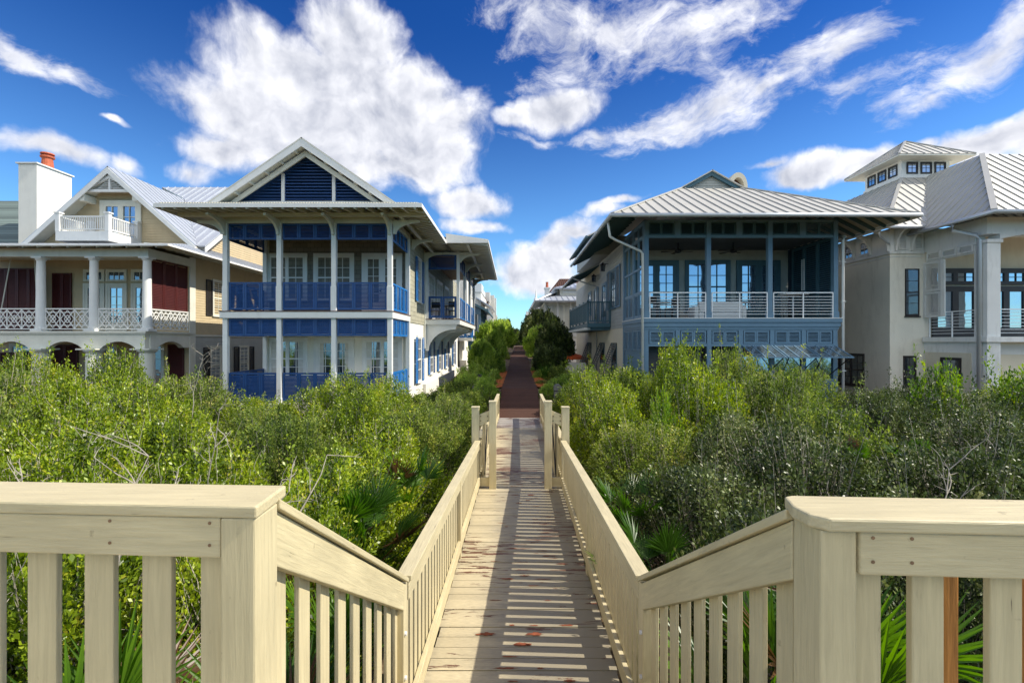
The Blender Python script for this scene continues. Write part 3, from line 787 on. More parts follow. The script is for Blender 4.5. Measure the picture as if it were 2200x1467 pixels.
def gate(side, label):
    Y = 8.29; zd = deck_z(Y); X = lambda u, y=Y: cx(y) + side * u
    r = thing('gate', (X(.58), Y, zd), label, 'gate', 'pair of gateways across the boardwalk')
    po = MB(); a, b = sorted([X(.735), X(.865)]); po.box(a, b, Y - .05, Y + .07, zd - .6, -1.18)
    po.prism([(a - .008, Y - .058, -1.18), (b + .008, Y - .058, -1.18), (b + .008, Y + .078, -1.18), (a - .008, Y + .078, -1.18)], (0, 0, .022)); po.build('outer_post', 'cream_z', r, bevel=.004)
    pi = MB(); a, b = sorted([X(.43), X(.555)]); pi.box(a, b, Y - .06, Y + .065, zd - .05, -1.08); pi.box(a - .006, b + .006, Y - .066, Y + .071, -1.08, -1.055); pi.build('inner_post', 'cream_z', r, bevel=.004)
    tb = MB()
    x0, x1 = X(.556), X(.734)
    tb.hexa([(x0, Y + .0, -1.42), (x1, Y + .0, -1.51), (x1, Y + .035, -1.51), (x0, Y + .035, -1.42)], [(x0, Y + .0, -1.235), (x1, Y + .0, -1.30), (x1, Y + .035, -1.30), (x0, Y + .035, -1.235)])
    tb.build('top_board', 'cream_x', r)
    bb = MB(); bb.box(min(x0, x1), max(x0, x1), Y, Y + .035, zd + .03, zd + .19); bb.build('bottom_board', 'cream_x', r)
    for z in (-1.33, -1.41):
        sc = MB()
        for t in (.15, .85): sc.box(x0 + (x1 - x0) * t - .008, x0 + (x1 - x0) * t + .008, Y - .006, Y - .0005, z - .008, z + .008)
        sc.build('screw', 'black_metal', r)
    # leaf swung back along the walk
    lf = MB(); y0, y1 = Y + .12, Y + 1.05; u = .655
    def vb(ya, yb, za, zb, t=.03): lf.box(min(X(u), X(u + t)), max(X(u), X(u + t)), ya, yb, za, zb)
    vb(y0, y0 + .09, zd + .1, -1.42); vb(y1 - .09, y1, zd + .1, -1.42); vb(y0 + .09, y1 - .09, zd + .1, zd + .22); vb(y0 + .09, y1 - .09, -1.54, -1.42)
    yy = y0 + .15
    while yy < y1 - .12: vb(yy, yy + .06, zd + .22, -1.54, .02); yy += .11
    g = lf.build('gate_leaf', 'cream_z', r)
    br = MB(); br.bar((X(u - .01), y0 + .05, zd + .2), (X(u - .01), y1 - .1, zd + .95), .02, .05); br.box(min(X(.63), X(.645)), max(X(.63), X(.645)), Y + .07, Y + .085, zd + .05, -1.45)
    br.build('strap', 'black_metal', g)
gate(-1, 'left gatepost pair with its gate leaf folded back, sunlit')
gate(1, 'right gatepost pair with its gate leaf folded back, in shade')

# two raw timber posts seen between the balusters on the right
for i, (x, y, w, lb) in enumerate([(1.335, 1.41, .038, 'thin raw orange timber post behind the right landing rail, nearer the corner post'), (1.60, 1.40, .105, 'thick raw timber post with dark streaks at the right edge of the photo')]):
    mb = MB(); mb.box(x - w / 2, x + w / 2, y, y + .09, -3.4, -.60); o = mb.build('timber_post', 'raw_wood', bevel=.004); tag(o, lb, 'post', 'raw timber posts behind the rail')

# bollards at the head of the ramp
def bollards():
    r = thing('path_post', (-1.40, 19, -2.9), 'dark weathered slim post left of the boardwalk beyond the gate', 'post')
    mb = MB(); mb.box(-1.385, -1.235, 18.93, 19.08, -2.95, -1.38); mb.build('post', 'dark_post', r, bevel=.01)
    mb = MB(); mb.prism([(-1.395, 18.92, -1.38), (-1.225, 18.92, -1.38), (-1.225, 19.09, -1.38), (-1.395, 19.09, -1.38)], (0, 0, .04)); mb.build('cap', 'dark_post', r)
    for (x, y, w, z1, lb) in ((-1.53, 19.6, .26, -1.78, 'grey timber bollard with pointed head, standing left beside the dark slim post'), (1.82, 18.6, .33, -1.70, 'grey timber bollard with pointed head on the right of the boardwalk')):
        r = thing('bollard', (x, y, -2.9), lb, 'bollard', 'pointed grey bollards')
        h = w / 2
        mb = MB(); mb.box(x - h, x + h, y - h, y + h, -2.95, z1 - .28); mb.build('post', 'grey_post', r, bevel=.01)
        hd = MB(); hd.prism([(x - h, y - h, z1 - .25), (x - h, y - h, z1 - .10), (x - h * .35, y - h, z1), (x + h * .35, y - h, z1), (x + h, y - h, z1 - .10), (x + h, y - h, z1 - .25)], (0, w, 0)); hd.build('head', 'grey_post', r)
        nk = MB(); nk.box(x - h * .82, x + h * .82, y - h * .82, y + h * .82, z1 - .28, z1 - .25); nk.build('groove', 'dark_post', r)
bollards()
# ============================================================ BLUE-SHUTTERED HOUSE (left of the walk)
def house_blue():
    r = thing('beach_house', (-7.4, 24, -2.9), 'two-storey house with navy louvred porches, white posts and a tall blue louvred gable', 'house')
    XL, XR, YF, YW, YE = -10.44, -4.42, 17.0, 19.8, 37.8
    Z1, Z0, ZT, ZL = 1.105, .85, 4.60, -2.25
    fW, sR = Fr('F', YW), Fr('R', XR)
    w = MB(); w.box(XL, XR, YW, YE, -3.3, ZT); w.build('wall', 'white_stucco', r)
    # upper cladding
    c = MB(); c.fb(fW, XL, XR + .03, Z0, ZT - .01, 0.001, .03); c.build('front_shingles', 'shingle_x', r)
    c = MB(); c.fb(sR, YW, YE, Z0 - .02, ZT - .01, 0.001, .032); c.build('side_shingles', 'shingle_y', r)
    c = MB(); c.fb(sR, 21.0 - 1.22, 21.0 - 1.08, -3.2, ZT - .02, .033, .06); c.fb(fW, XR - .12, XR + .06, -2.3, ZT - .02, .031, .06); c.fb(fW, XL - .02, XL + .14, -2.3, ZT - .02, .031, .07)
    c.fb(sR, 23.25, 23.4, -.35, ZT - .02, .033, .07); c.build('corner_trim', 'offwhite', r)
    # porch floors, ceilings
    f = MB(); f.box(XL - .14, XR + .10, YF - .17, YW - .001, Z0, Z1 - .03); f.build('floor_band', 'white', r)
    f = MB(); f.box(XL - .16, XR + .12, YF - .19, YW - .001, Z1 - .029, Z1); f.build('porch_floor', 'rust_tile', r)
    f = MB(); f.box(XL - .1, XR + .06, YF - .12, YW - .001, ZL - .4, ZL); f.build('ground_floor_deck', 'white_stucco', r)
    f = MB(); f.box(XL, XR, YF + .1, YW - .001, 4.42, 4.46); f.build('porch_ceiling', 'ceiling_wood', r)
    f = MB(); f.box(XL - .08, XR + .08, YF - .08, YF + .08, 4.30, 4.55); f.box(XR - .08, XR + .08, YF + .081, YW - .04, 4.30, 4.55); f.box(XL - .08, XL + .08, YF + .081, YW - .04, 4.30, 4.55); f.build('porch_beam', 'offwhite', r)
    posts = [-10.44, -8.48, -6.49, -4.45]
    for x in posts:
        for a, b in ((ZL, Z0 - .001), (Z1 + .001, 4.299)):
            p = MB(); p.box(x - .085, x + .085, YF - .085, YF + .085, a, b); p.box(x - .10, x + .10, YF - .10, YF + .10, a, a + .9 if a > 0 else a + .2); p.build('post', 'white', r, bevel=.008)
    for x in (XL, XR):
        for a, b in ((ZL, Z0 - .001), (Z1 + .001, 4.299)):
            p = MB(); p.box(x - .06, x + .10, YW - .20, YW - .065, a, b); p.build('post', 'white', r)
    # louvred panels: frieze and railing on both storeys
    fF = Fr('F', YF)
    for i in range(3):
        u0, u1 = posts[i] + .11, posts[i + 1] - .11
        for (za, zb, nm, pt) in ((3.71, 4.29, 'frieze_panel', .05), (Z1 + .05, 2.16, 'railing_panel', .048), (.20, .83, 'frieze_panel', .05), (ZL + .08, -1.14, 'railing_panel', .048)):
            m = MB(); louvre_panel(m, fF, u0, u1, za, zb, -.02, 3, .065, pt, slat_h=pt * (1.9 if za < Z1 and za > 0 else 1.5)); m.build(nm, 'navy' if za > 3 or za < 0 else 'navy', r)
    for fr_, xx in ((Fr('R', XR), 1), (Fr('L', XL), -1)):
        for (za, zb, nm) in ((3.71, 4.29, 'frieze_panel'), (Z1 + .05, 2.16, 'railing_panel'), (.20, .83, 'frieze_panel'), (ZL + .08, -1.14, 'railing_panel')):
            m = MB(); louvre_panel(m, fr_, YF + .11, YW - .22, za, zb, -.02, 4, .065, .05, slat_h=.05); m.build(nm, 'bright_blue' if xx > 0 else 'navy', r)
    # windows on the porch wall
    for (za, zb) in ((1.75, 3.62), (-1.55, .05)):
        for k, (a, b) in enumerate(((-10.28, -8.80), (-8.30, -6.82), (-6.25, -4.78))):
            door = (k == 2 if za > 0 else k == 1)
            z_0 = (Z1 + .03 if za > 0 else ZL + .02) if door else za
            window(r, fW, a, b, z_0, zb, 2, 5 if door else 4, 'white', 'warm_glass' if k != 1 else 'glass', .12, 2, 'french_door' if door else 'window', not door, .09 if za > 0 else .06, .35 if door else 0, sash=.13 if door else .07, handle=door, curtains=True)
    # gable
    gx, gy, ga, gb, gh = -7.46, 16.53, 7.17, 4.93, 3.24
    sl = (ga - gb) / gh
    g = MB()
    for s in (-1, 1):
        P0, P1 = (gx, ga), (gx + s * gh, gb)
        g.prism([(gx, 0, ga), (gx + s * (gh + .1), 0, gb - sl * .1), (gx + s * (gh + .1), 0, gb - sl * .1 - .17), (gx, 0, ga - .2)], (0, 17.5, 0))
    for i, v in enumerate(g.v): g.v[i] = (v[0], v[1] + gy, v[2])
    g.build('gable_roof', 'offwhite', r)
    for s in (-1, 1):
        roof_plane(r, [(gx + s * (gh + .16), gy - .06, gb - sl * .16 + .06), (gx + s * (gh + .16), gy + 17.6, gb - sl * .16 + .06), (gx, gy + 17.6, ga + .06), (gx, gy - .06, ga + .06)], 'roof', 'corrugated', .05, .25, .02, .03)
        rk = MB(); rk.prism([(gx, gy - .055, ga + .005), (gx + s * (gh + .12), gy - .055, gb - sl * .12 + .005), (gx + s * (gh + .12), gy - .055, gb - sl * .12 - .20), (gx, gy - .055, ga - .26)], (0, .053, 0)); rk.build('rake_board', 'white', r)
        rk = MB(); rk.prism([(gx, gy + .24, ga - .30), (gx + s * (gh - .35), gy + .24, gb + sl * .35 - .27), (gx + s * (gh - .62), gy + .24, gb + sl * .35 - .27), (gx, gy + .24, ga - .5)], (0, .06, 0)); rk.build('inner_rake_board', 'offwhite', r)
        for k in range(6):
            bl = MB()
            t = .08 + k * .165; px, pz = gx + s * gh * t, ga - (ga - gb) * t - .21
            bl.bar((px, gy + .0, pz), (px, gy + .55, pz), .06, .10); bl.build('lookout', 'offwhite', r)
    yg = gy + .58
    base = 5.13; top = lambda x: ga - .42 - sl * abs(x - gx)
    bk = MB(); bk.prism([(gx - 3.0, yg + .1, gb + .02), (gx + 3.0, yg + .1, gb + .02), (gx, yg + .1, ga - .3)], (0, .06, 0)); bk.build('gable_backing', 'navy', r)
    def slats(xa, xb, nm):
        m = MB(); z = base + .06
        while z < ga - .5:
            lim = (ga - .46 - z) / sl; a, b = max(xa + .03, gx - lim), min(xb - .03, gx + lim)
            if b - a > .12:
                m.hexa([(a, yg - .06, z), (b, yg - .06, z), (b, yg + .06, z + .06), (a, yg + .06, z + .06)], [(a, yg - .06, z + .022), (b, yg - .06, z + .022), (b, yg + .06, z + .082), (a, yg + .06, z + .082)])
            z += .115
        for xq in (xa, xb):
            if abs(xq - gx) < 1.2: m.box(xq - .02 if xq == xb else xq, xq if xq == xb else xq + .02, yg - .028, yg + .08, base, top(xq))
        m.build(nm, 'navy', r)
    slats(gx - 2.5, gx - .99, 'gable_louvre'); slats(gx - .87, gx + .87, 'gable_louvre'); slats(gx + .99, gx + 2.5, 'gable_louvre')
    m = MB()
    for x in (gx - .93, gx + .93): m.box(x - .058, x + .058, yg - .07, yg + .09, base, top(x) + .04)
    m.box(gx - 2.75, gx + 2.75, yg - .08, yg + .09, 5.02, base - .001); m.build('gable_trim', 'white', r)
    # hip skirt over the porch
    e0, e1, ye, ez = -11.88, -3.02, 15.47, 4.60
    hx0, hx1, hy, hz = -10.6, -4.3, 16.75, 4.98
    roof_plane(r, [(e0, ye, ez), (e1, ye, ez), (hx1, hy, hz), (hx0, hy, hz)], 'porch_roof', 'corrugated', .04, .09, .022, .05)
    roof_plane(r, [(e1, ye, ez), (e1, 34.6, ez), (hx1, 34.6, hz), (hx1, hy, hz)], 'porch_roof', 'corrugated', .04, .09, .022, .05)
    roof_plane(r, [(e0, 34.6, ez), (e0, ye, ez), (hx0, hy, hz), (hx0, 34.6, hz)], 'porch_roof', 'corrugated', .04, .2, .022, .05)
    c = MB(); c.box(hx0, hx1, hy, 34.5, hz - .10, hz - .012); c.build('roof_deck', 'corrugated', r)
    # balcony roof
    bx = -1.10
    roof_plane(r, [(bx, 21.3, 4.66), (bx, 34.6, 4.66), (e1 - .02, 34.6, 4.93), (e1 - .02, 21.3, 4.93)], 'balcony_roof', 'corrugated', .04, .09, .022, .05)
    fa = MB(); fa.box(e1, bx + .03, 21.27, 21.31, 4.50, 4.62); fa.prism([(e1, 21.272, 4.62), (bx + .03, 21.272, 4.62), (e1, 21.272, 4.90)], (0, .036, 0)); fa.box(bx, bx + .03, 21.312, 34.6, 4.50, 4.64); fa.build('balcony_fascia', 'white', r)
    fa = MB(); fa.box(e0, e1, ye - .03, ye, ez - .15, ez - .02); fa.box(e1, e1 + .03, ye - .03, 21.26, ez - .15, ez - .02); fa.box(e0 - .03, e0, ye - .03, 30, ez - .15, ez - .02); fa.build('fascia', 'white', r)
    # rafter tails and brackets under the eaves
    rf = MB(); x = XL - 1.2
    k = 0
    while x < e1 - .1:
        q = MB(); q.bar((x, YF, 4.66), (x, ye + .01, ez - .11), .07, .15); q.build('rafter', 'offwhite', r); x += .40
    rf.box(e0 + .06, e1 - .06, ye + .95, ye + 1.07, 4.42, 4.54)
    rf.build('eave_beam', 'offwhite', r)
    rf = MB(); y = YF - 1
    while y < 34:
        xo = e1 if y < 21.3 else bx
        q = MB(); q.bar((XR, y, 4.76), (xo - .01, y, ez - .12), .08, .15); q.build('rafter', 'offwhite', r); y += .42
    for bb_ in ((e1 - 1.0, e1 - .88, ye + 1.1, 34, 4.42, 4.54), (bx - 1.0, bx - .88, 21.5, 34, 4.44, 4.56), (XR, bx - .5, 23.4, 23.52, 4.36, 4.48)):
        q = MB(); q.box(*bb_); q.build('eave_beam', 'offwhite', r)
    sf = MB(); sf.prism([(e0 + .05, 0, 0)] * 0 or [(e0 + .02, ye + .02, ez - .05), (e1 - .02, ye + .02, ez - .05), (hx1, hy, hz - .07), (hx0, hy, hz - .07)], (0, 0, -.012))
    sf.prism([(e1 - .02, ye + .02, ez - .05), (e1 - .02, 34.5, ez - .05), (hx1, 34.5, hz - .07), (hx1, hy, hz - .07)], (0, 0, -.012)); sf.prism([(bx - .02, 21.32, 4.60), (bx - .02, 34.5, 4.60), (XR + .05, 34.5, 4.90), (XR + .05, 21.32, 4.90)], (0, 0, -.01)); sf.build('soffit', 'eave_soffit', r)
    for x in posts:
        b = MB(); curve_bracket(b, Fr('F', YF - .09), x, 0, 4.42, .98, .55, .09, .10); b.build('bracket', 'offwhite', r)
    for x, fr_ in ((XR, Fr('R', XR + .09)), (XL, Fr('L', XL - .09))):
        b = MB(); curve_bracket(b, fr_, YF, 0, 4.42, .95, .5, .09, .10); b.build('bracket', 'offwhite', r)
    for y in (20.3, 23.3):
        b = MB(); curve_bracket(b, Fr('R', XR + .05), y, 0, 4.44, .9, .45, .09, .10); b.build('bracket', 'offwhite', r)
    # side shuttered windows
    def shut(fr_, u, z0, z1, w_=.42, m='navy', n=.04):
        s = MB(); louvre_panel(s, fr_, u, u + w_, z0, (z0 + z1) / 2 - .01, n, 1, .05, .06, .03); louvre_panel(s, fr_, u, u + w_, (z0 + z1) / 2 + .01, z1, n, 1, .05, .06, .03); s.build('shutter', m, r)
    for (z0, z1) in ((1.85, 3.85), (-1.9, .18)):
        window(r, sR, 21.55, 22.35, z0, z1, 2, 4, 'white', 'warm_glass', .1, 1, 'window', True, .075)
        shut(sR, 20.98, z0, z1, .42, 'bright_blue', .08); shut(sR, 22.5, z0, z1, .42, 'bright_blue', .08)
    # balcony
    BX, B0, B1 = -2.62, 23.4, 33.2
    b = MB(); b.box(XR + .07, BX, B0, B1, .86, 1.10); b.box(XR + .07, BX - .15, B0 + .12, B1 - .1, .78, .859); b.build('balcony_floor', 'white', r)
    b = MB(); b.box(XR + .07, BX + .03, B0 - .03, B1 + .03, 1.101, 1.135); b.build('balcony_deck', 'rust_tile', r)
    ys = [23.5, 26.65, 29.8, 33.0]
    for y in ys:
        p = MB(); p.box(BX - .17, BX - .02, y - .075, y + .075, 1.136, 4.44); p.build('post', 'white', r, bevel=.008)
        q = MB(); curve_bracket(q, Fr('R', BX - .02), y, 0, 4.42, .95, .45, .08, .09); q.build('bracket', 'offwhite', r)
    p = MB(); p.box(XR + .071, XR + .2, B0 + .02, B0 + .14, 1.136, 4.44); p.build('post', 'white', r)
    q = MB(); q.box(BX - .18, BX - .03, B0 + .02, B1, 4.441, 4.60); q.build('balcony_beam', 'offwhite', r)
    m = MB(); louvre_panel(m, Fr('F', B0 + .08), XR + .21, BX - .18, 1.18, 2.27, -.02, 2, .10, .30, .035, slat_h=.03); m.build('railing_panel', 'navy', r)
    m = MB(); louvre_panel(m, Fr('F', B0 + .08), XR + .21, BX - .18, 3.62, 4.40, -.02, 1, .10, .06); m.build('frieze_panel', 'navy', r)
    for i in range(3):
        m = MB(); louvre_panel(m, Fr('R', BX - .08), ys[i] + .09, ys[i + 1] - .09, 1.18, 2.27, -.02, 3, .08, .05, slat_h=.03); m.build('railing_panel', 'bright_blue', r)
        m = MB(); louvre_panel(m, Fr('R', BX - .08), ys[i] + .09, ys[i + 1] - .09, 3.7, 4.40, -.02, 3, .08, .06); m.build('frieze_panel', 'navy', r)
    for i in range(4):
        y = ys[i] if i else 23.62
        b = MB(); curve_bracket(b, Fr('R', XR + .033), y, 0, .779, 1.55, 1.25, .12, .17); b.build('balcony_bracket', 'white', r)
    for (a, bb) in ((24.4, 26.2), (27.2, 29.0), (30.2, 32.0)):
        window(r, sR, a, bb, 1.16, 3.5, 2, 5, 'white', 'warm_glass', .12, 2, 'french_door', False, .09, .3, handle=True)
    m = MB(); m.box(XR + .07, BX - .2, B0 + .3, B1, 4.37, 4.41); m.build('balcony_ceiling', 'ceiling_wood', r)
    m = MB(); m.box(XR + .07, BX - .17, 32.9, 33.0, 1.14, 4.3); 
    for a in (25.0, 27.9, 30.8, 34.7):
        window(r, sR, a, a + .75, -1.75, .0, 2, 4, 'white', 'glass', .08, 1, 'window', True, .06)
        shut(sR, a - .62, -1.75, .0, .45, 'bright_blue', .045); shut(sR, a + .92, -1.75, .0, .45, 'navy', .045)
    # plinth band at the foot of the side wall
    m = MB(); m.fb(sR, 23.0, YE, -3.2, -2.1, .001, .16); m.build('plinth', 'white_stucco', r)
    m = MB(); m.box(XR + .35, XR + .5, 20.4, 20.55, 3.2, 3.45); 
    # small table and chairs on the balcony
    return r
house_blue()
def chair(name, x, y, z, a, m, label, group=None, cat='chair'):
    r = thing(name, (x, y, z), label, cat, group); r.rotation_euler = (0, 0, a)
    def b(nm, *boxes):
        mb = MB()
        for q in boxes: mb.box(*[q[i] + (x, x, y, y, z, z)[i] for i in range(6)])
        mb.build(nm, m, r)
    b('seat', (-.22, .22, -.22, .22, .43, .46)); b('backrest', (-.22, .22, .20, .23, .62, .92), (-.22, -.19, .2, .23, .46, .62), (.19, .22, .2, .23, .46, .62))
    for sx in (-1, 1):
        for sy in (-1, 1): b('leg', (sx * .2 - .015, sx * .2 + .015, sy * .2 - .015, sy * .2 + .015, 0, .43))
    return r
def table(x, y, z, rad, m, label, group=None, zt=.74):
    r = thing('table', (x, y, z), label, 'table', group)
    t = MB(); t.lathe([(rad, zt - .03), (rad, zt)], (x, y, z), 20); t.build('table_top', m, r)
    t = MB(); t.lathe([(.03, .04), (.03, zt - .03)], (x, y, z), 10); t.lathe([(.25, 0), (.2, .035)], (x, y, z), 14); t.build('pedestal', m, r)
table(-3.5, 24.7, 1.136, .45, 'black_metal', 'black round table on the side balcony of the blue-shuttered house')
chair('chair', -4.0, 24.2, 1.136, R(0), 'black_metal', 'black chair on the side balcony, nearer the house wall', 'black chairs on the side balcony')
chair('chair', -3.05, 24.2, 1.136, R(180), 'black_metal', 'black chair on the side balcony, nearer the outer post', 'black chairs on the side balcony')
# ============================================================ TEAL HOUSE (right of the walk)
def house_teal():
    r = thing('beach_house', (9.3, 26, -2.9), 'two-storey teal house with screened upper porch, white pipe railings and a pale metal hip roof', 'house')
    XL, XR, YF, YW, YE = 5.40, 13.26, 19.0, 22.3, 39.0
    Z1, ZB = .93, .78
    ZT = 4.92
    fF, sL, sR = Fr('F', YF), Fr('L', XL), Fr('R', XR)
    w = MB(); w.box(XL, XR, YW, YE, -3.3, ZT - .1); w.build('wall', 'cream_stucco', r)
    s = MB(); lap_siding(s, sL, YW, 28.5, .66, ZT - .15, .165, .02); lap_siding(s, sL, 28.5, YE, .66, 4.2, .165, .02); s.build('side_siding', 'grey_siding', r)
    s = MB(); lap_siding(s, Fr('F', YW), XL, XR, Z1, ZT - .1, .165, .02); s.build('porch_siding', 'grey_siding', r)
    # porch floor, ceiling and lower storey box
    f = MB(); f.box(XL - .12, XR + .14, YF - .16, YW - .001, ZB, Z1); f.box(XL - .07, XR + .09, YF - .11, YW - .001, .60, ZB - .001); f.box(XL - .04, XR + .05, YF - .07, YW - .001, .50, .599); f.build('floor_band', 'teal', r)
    f = MB(); f.box(XL - .13, XR + .15, YF - .17, YW, Z1 + .001, Z1 + .03); f.build('porch_floor', 'white', r)
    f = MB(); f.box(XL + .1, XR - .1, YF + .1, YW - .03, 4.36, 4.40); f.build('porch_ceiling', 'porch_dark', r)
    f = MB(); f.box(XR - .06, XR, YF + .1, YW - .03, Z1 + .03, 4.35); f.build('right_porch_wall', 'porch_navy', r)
    f = MB(); louvre_panel(f, Fr('L', XR - .06), YF + .15, YW - .4, Z1 + .06, 4.3, .001, 3, .09, .09, slat_h=.1); f.build('porch_shutter', 'dark_teal', r)

    f = MB(); f.box(XR - .16, XR - .115, 20.9, 20.93, 2.3, 3.7); f.box(XR - .16, XR - .115, 21.05, 21.08, 2.3, 3.7); f.build('long_handle', 'steel_rail', r)
    px = [5.47, 8.0, 10.5, 13.17]
    for x in px:
        p = MB(); p.box(x - .09, x + .09, YF - .09, YF + .09, Z1 + .031, 4.9); p.box(x - .115, x + .115, YF - .115, YF + .115, Z1 + .031, Z1 + .28); p.build('post', 'teal', r, bevel=.006)
    # top frieze
    b = MB(); b.box(px[0] + .091, px[3] - .091, YF - .07, YF + .06, 4.22, 4.32); b.box(px[0] + .091, px[3] - .091, YF - .07, YF + .06, 4.86, 4.94)
    b.build('frieze_rail', 'teal', r)
    mids = [(px[i] + px[i + 1]) / 2 for i in range(3)]
    b = MB()
    for x in mids: b = MB(); b.box(x - .12, x + .12, YF - .065, YF + .05, 4.321, 4.859); b.build('frieze_stile', 'teal', r)
    for i in range(3):
        for (a, c) in ((px[i] + .10, mids[i] - .13), (mids[i] + .13, px[i + 1] - .10)):
            m = MB(); louvre_panel(m, fF, a, c, 4.325, 4.855, -.02, 2, .05, .045, slat_h=.055); m.build('frieze_panel', 'dark_teal', r)
    # side of the porch: screened frames with louvres
    for (ya, yb) in ((YF + .09, 20.62), (20.7, YW - .05)):
        m = MB()
        for q in (ya, yb - .08, (ya + yb) / 2 - .035): m.fb(sL, q, q + .08, Z1 + .03, 4.9, -.05, .03)
        for z in (Z1 + .03, 2.0, 3.0, 4.22, 4.82): m.fb(sL, ya + .081, yb - .081, z, z + .09, -.045, .025)
        m.build('side_frame', 'teal', r)
        for (za, zb) in ((4.31, 4.82), (Z1 + .12, 2.0)):
            m = MB(); louvre_panel(m, sL, ya + .09, yb - .09, za, zb, -.03, 2, .05, .05); m.build('side_louvre', 'teal', r)
    m = MB(); m.fb(sL, YW - .04, YW + .14, -3.2, 4.8, .022, .06); m.build('corner_board', 'teal', r)
    # pipe railings
    for i in range(3):
        a, b_ = px[i] + .13, px[i + 1] - .13
        g = MB()
        for x in (a, (a + b_) / 2, b_): g.box(x - .018, x + .018, YF - .10, YF - .06, Z1 + .03, 1.98)
        g.box(a, b_, YF - .115, YF - .045, 1.96, 2.0)
        for k in range(7): z = 1.10 + k * .118; g.box(a, b_, YF - .088, YF - .068, z, z + .02)
        g.build('railing', 'steel_rail', r)
    # doors and windows to the porch
    fW = Fr('F', YW - .02)
    window(r, fW, 5.95, 7.85, Z1 + .05, 3.75, 2, 5, 'dark_teal', 'bright_glass', .12, 2, 'french_door', False, .08, .35, sash=.14, handle=True)
    window(r, fW, 8.4, 10.3, 1.45, 3.75, 4, 4, 'dark_teal', 'bright_glass', .13, 1, 'window', True, .08)
    window(r, fW, 10.85, 12.7, Z1 + .05, 3.75, 2, 5, 'dark_teal', 'bright_glass', .12, 2, 'french_door', False, .08, .35, sash=.14, handle=True)
    # lower storey of the porch: frieze of louvres, dark openings and glazed awnings
    x6 = [px[0] - .0] + [5.47 + (13.17 - 5.47) * k / 6 for k in range(1, 6)] + [px[3]]
    for x in x6:
        p = MB(); p.box(x - .09, x + .09, YF - .05, YF + .06, -3.1, .499); p.build('post', 'teal', r)
    b = MB(); b.box(XL - .03, XR + .03, YF - .04, YF + .05, -.20, -.10); b.box(XL - .03, XR + .03, YF - .04, YF + .05, .44, .499)
    for k in (3, 4, 5): b.box(x6[k] + .091, x6[k + 1] - .091, YF - .04, YF + .05, -1.62, -1.52)
    b.build('lower_rail', 'teal', r)
    for k in range(6):
        m = MB(); louvre_panel(m, fF, x6[k] + .12, x6[k + 1] - .12, -.09, .43, -.01, 2, .06, .055, slat_h=.055); m.build('frieze_panel', 'teal', r)
        if k > 2:
            m = MB(); louvre_panel(m, fF, x6[k] + .11, x6[k + 1] - .11, -2.9, -1.63, -.01, 2, .06, .055, slat_h=.055); m.build('lower_panel', 'teal', r)
            g = MB(); g.box(x6[k] + .095, x6[k + 1] - .095, YF + .02, YF + .03, -1.515, -.205); g.build('lower_glass', 'bright_glass', r)
        else:
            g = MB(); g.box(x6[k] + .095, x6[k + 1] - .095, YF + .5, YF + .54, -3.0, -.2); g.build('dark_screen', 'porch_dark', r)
    m = MB(); m.box(XL, XL + .06, YF + .1, YW - .01, -3.1, .49); m.build('porch_side_wall', 'teal', r)
    m = MB()
    for (ya, yb) in ((YF + .1, 20.62), (20.7, YW - .05)): louvre_panel(m, sL, ya, yb, -.4, .48, .001, 2, .07, .06)
    m.build('side_louvre', 'teal', r)
    m = MB(); m.box(XR - .06, XR, YF + .1, YW - .01, -3.1, .49); m.build('porch_side_wall', 'teal', r)
    # awnings
    for k in (3, 4, 5):
        a, c = x6[k] + .02, x6[k + 1] - .04
        z0, z1, y0, y1 = -.16, -.62, YF - .07, YF - 1.15
        if k == 3: pass
        f_ = MB()
        def P(u, t): return (u, y0 + (y1 - y0) * t, z0 + (z1 - z0) * t)
        for u in (a + .03, a + (c - a) / 3, a + 2 * (c - a) / 3, c - .03): f_.bar(P(u, 0), P(u, 1), .045, .045)
        for t in (0.02, .98): f_.bar(P(a, t), P(c, t), .05, .046)
        o = f_.build('glass_awning', 'teal', r)
        g = MB(); n = Vector((0, (z1 - z0), -(y1 - y0))).normalized() * .004
        g.prism([P(a + .02, .02), P(c - .02, .02), P(c - .02, .98), P(a + .02, .98)], n); g.build('pane', 'awning_glass', o)
        st = MB()
        for u in (a + .06, c - .06): st.bar(P(u, .92), (u + (.25 if u < (a + c) / 2 else -.25), YF - .06, -1.45), .03, .03)
        st.build('strut', 'black_metal', o)
    # roof: hip up to a small louvred gable
    e0, e1, ye, ez = 3.69, 14.96, 17.1, 4.70
    tx0, tx1, ty, tz = 7.89, 10.75, 21.7, 7.14
    yb = 41
    roof_plane(r, [(e0, ye, ez), (e1, ye, ez), (tx1, ty, tz), (tx0, ty, tz)], 'roof', 'metal_roof', .05, .44, .045, .03)
    roof_plane(r, [(e0, 28.6, ez), (e0, ye, ez), (tx0, ty, tz), (tx0, 28.6, tz)], 'roof', 'metal_roof', .05, .44, .045, .03)
    roof_plane(r, [(e1, ye, ez), (e1, yb, ez), (tx1, yb, tz), (tx1, ty, tz)], 'roof', 'metal_roof', .05, .44, .045, .03)
    for x_ in (tx0, tx1):
        q = MB(); q.bar((e0 if x_ == tx0 else e1, ye, ez + .02), (x_, ty, tz + .02), .16, .05); q.build('hip_cap', 'metal_roof', r)
    gx = (tx0 + tx1) / 2; gz = 7.93
    g = MB(); g.prism([(tx0 + .1, ty + .15, tz), (tx1 - .1, ty + .15, tz), (gx, ty + .15, gz - .08)], (0, .06, 0)); g.build('gable_wall', 'grey_siding', r)
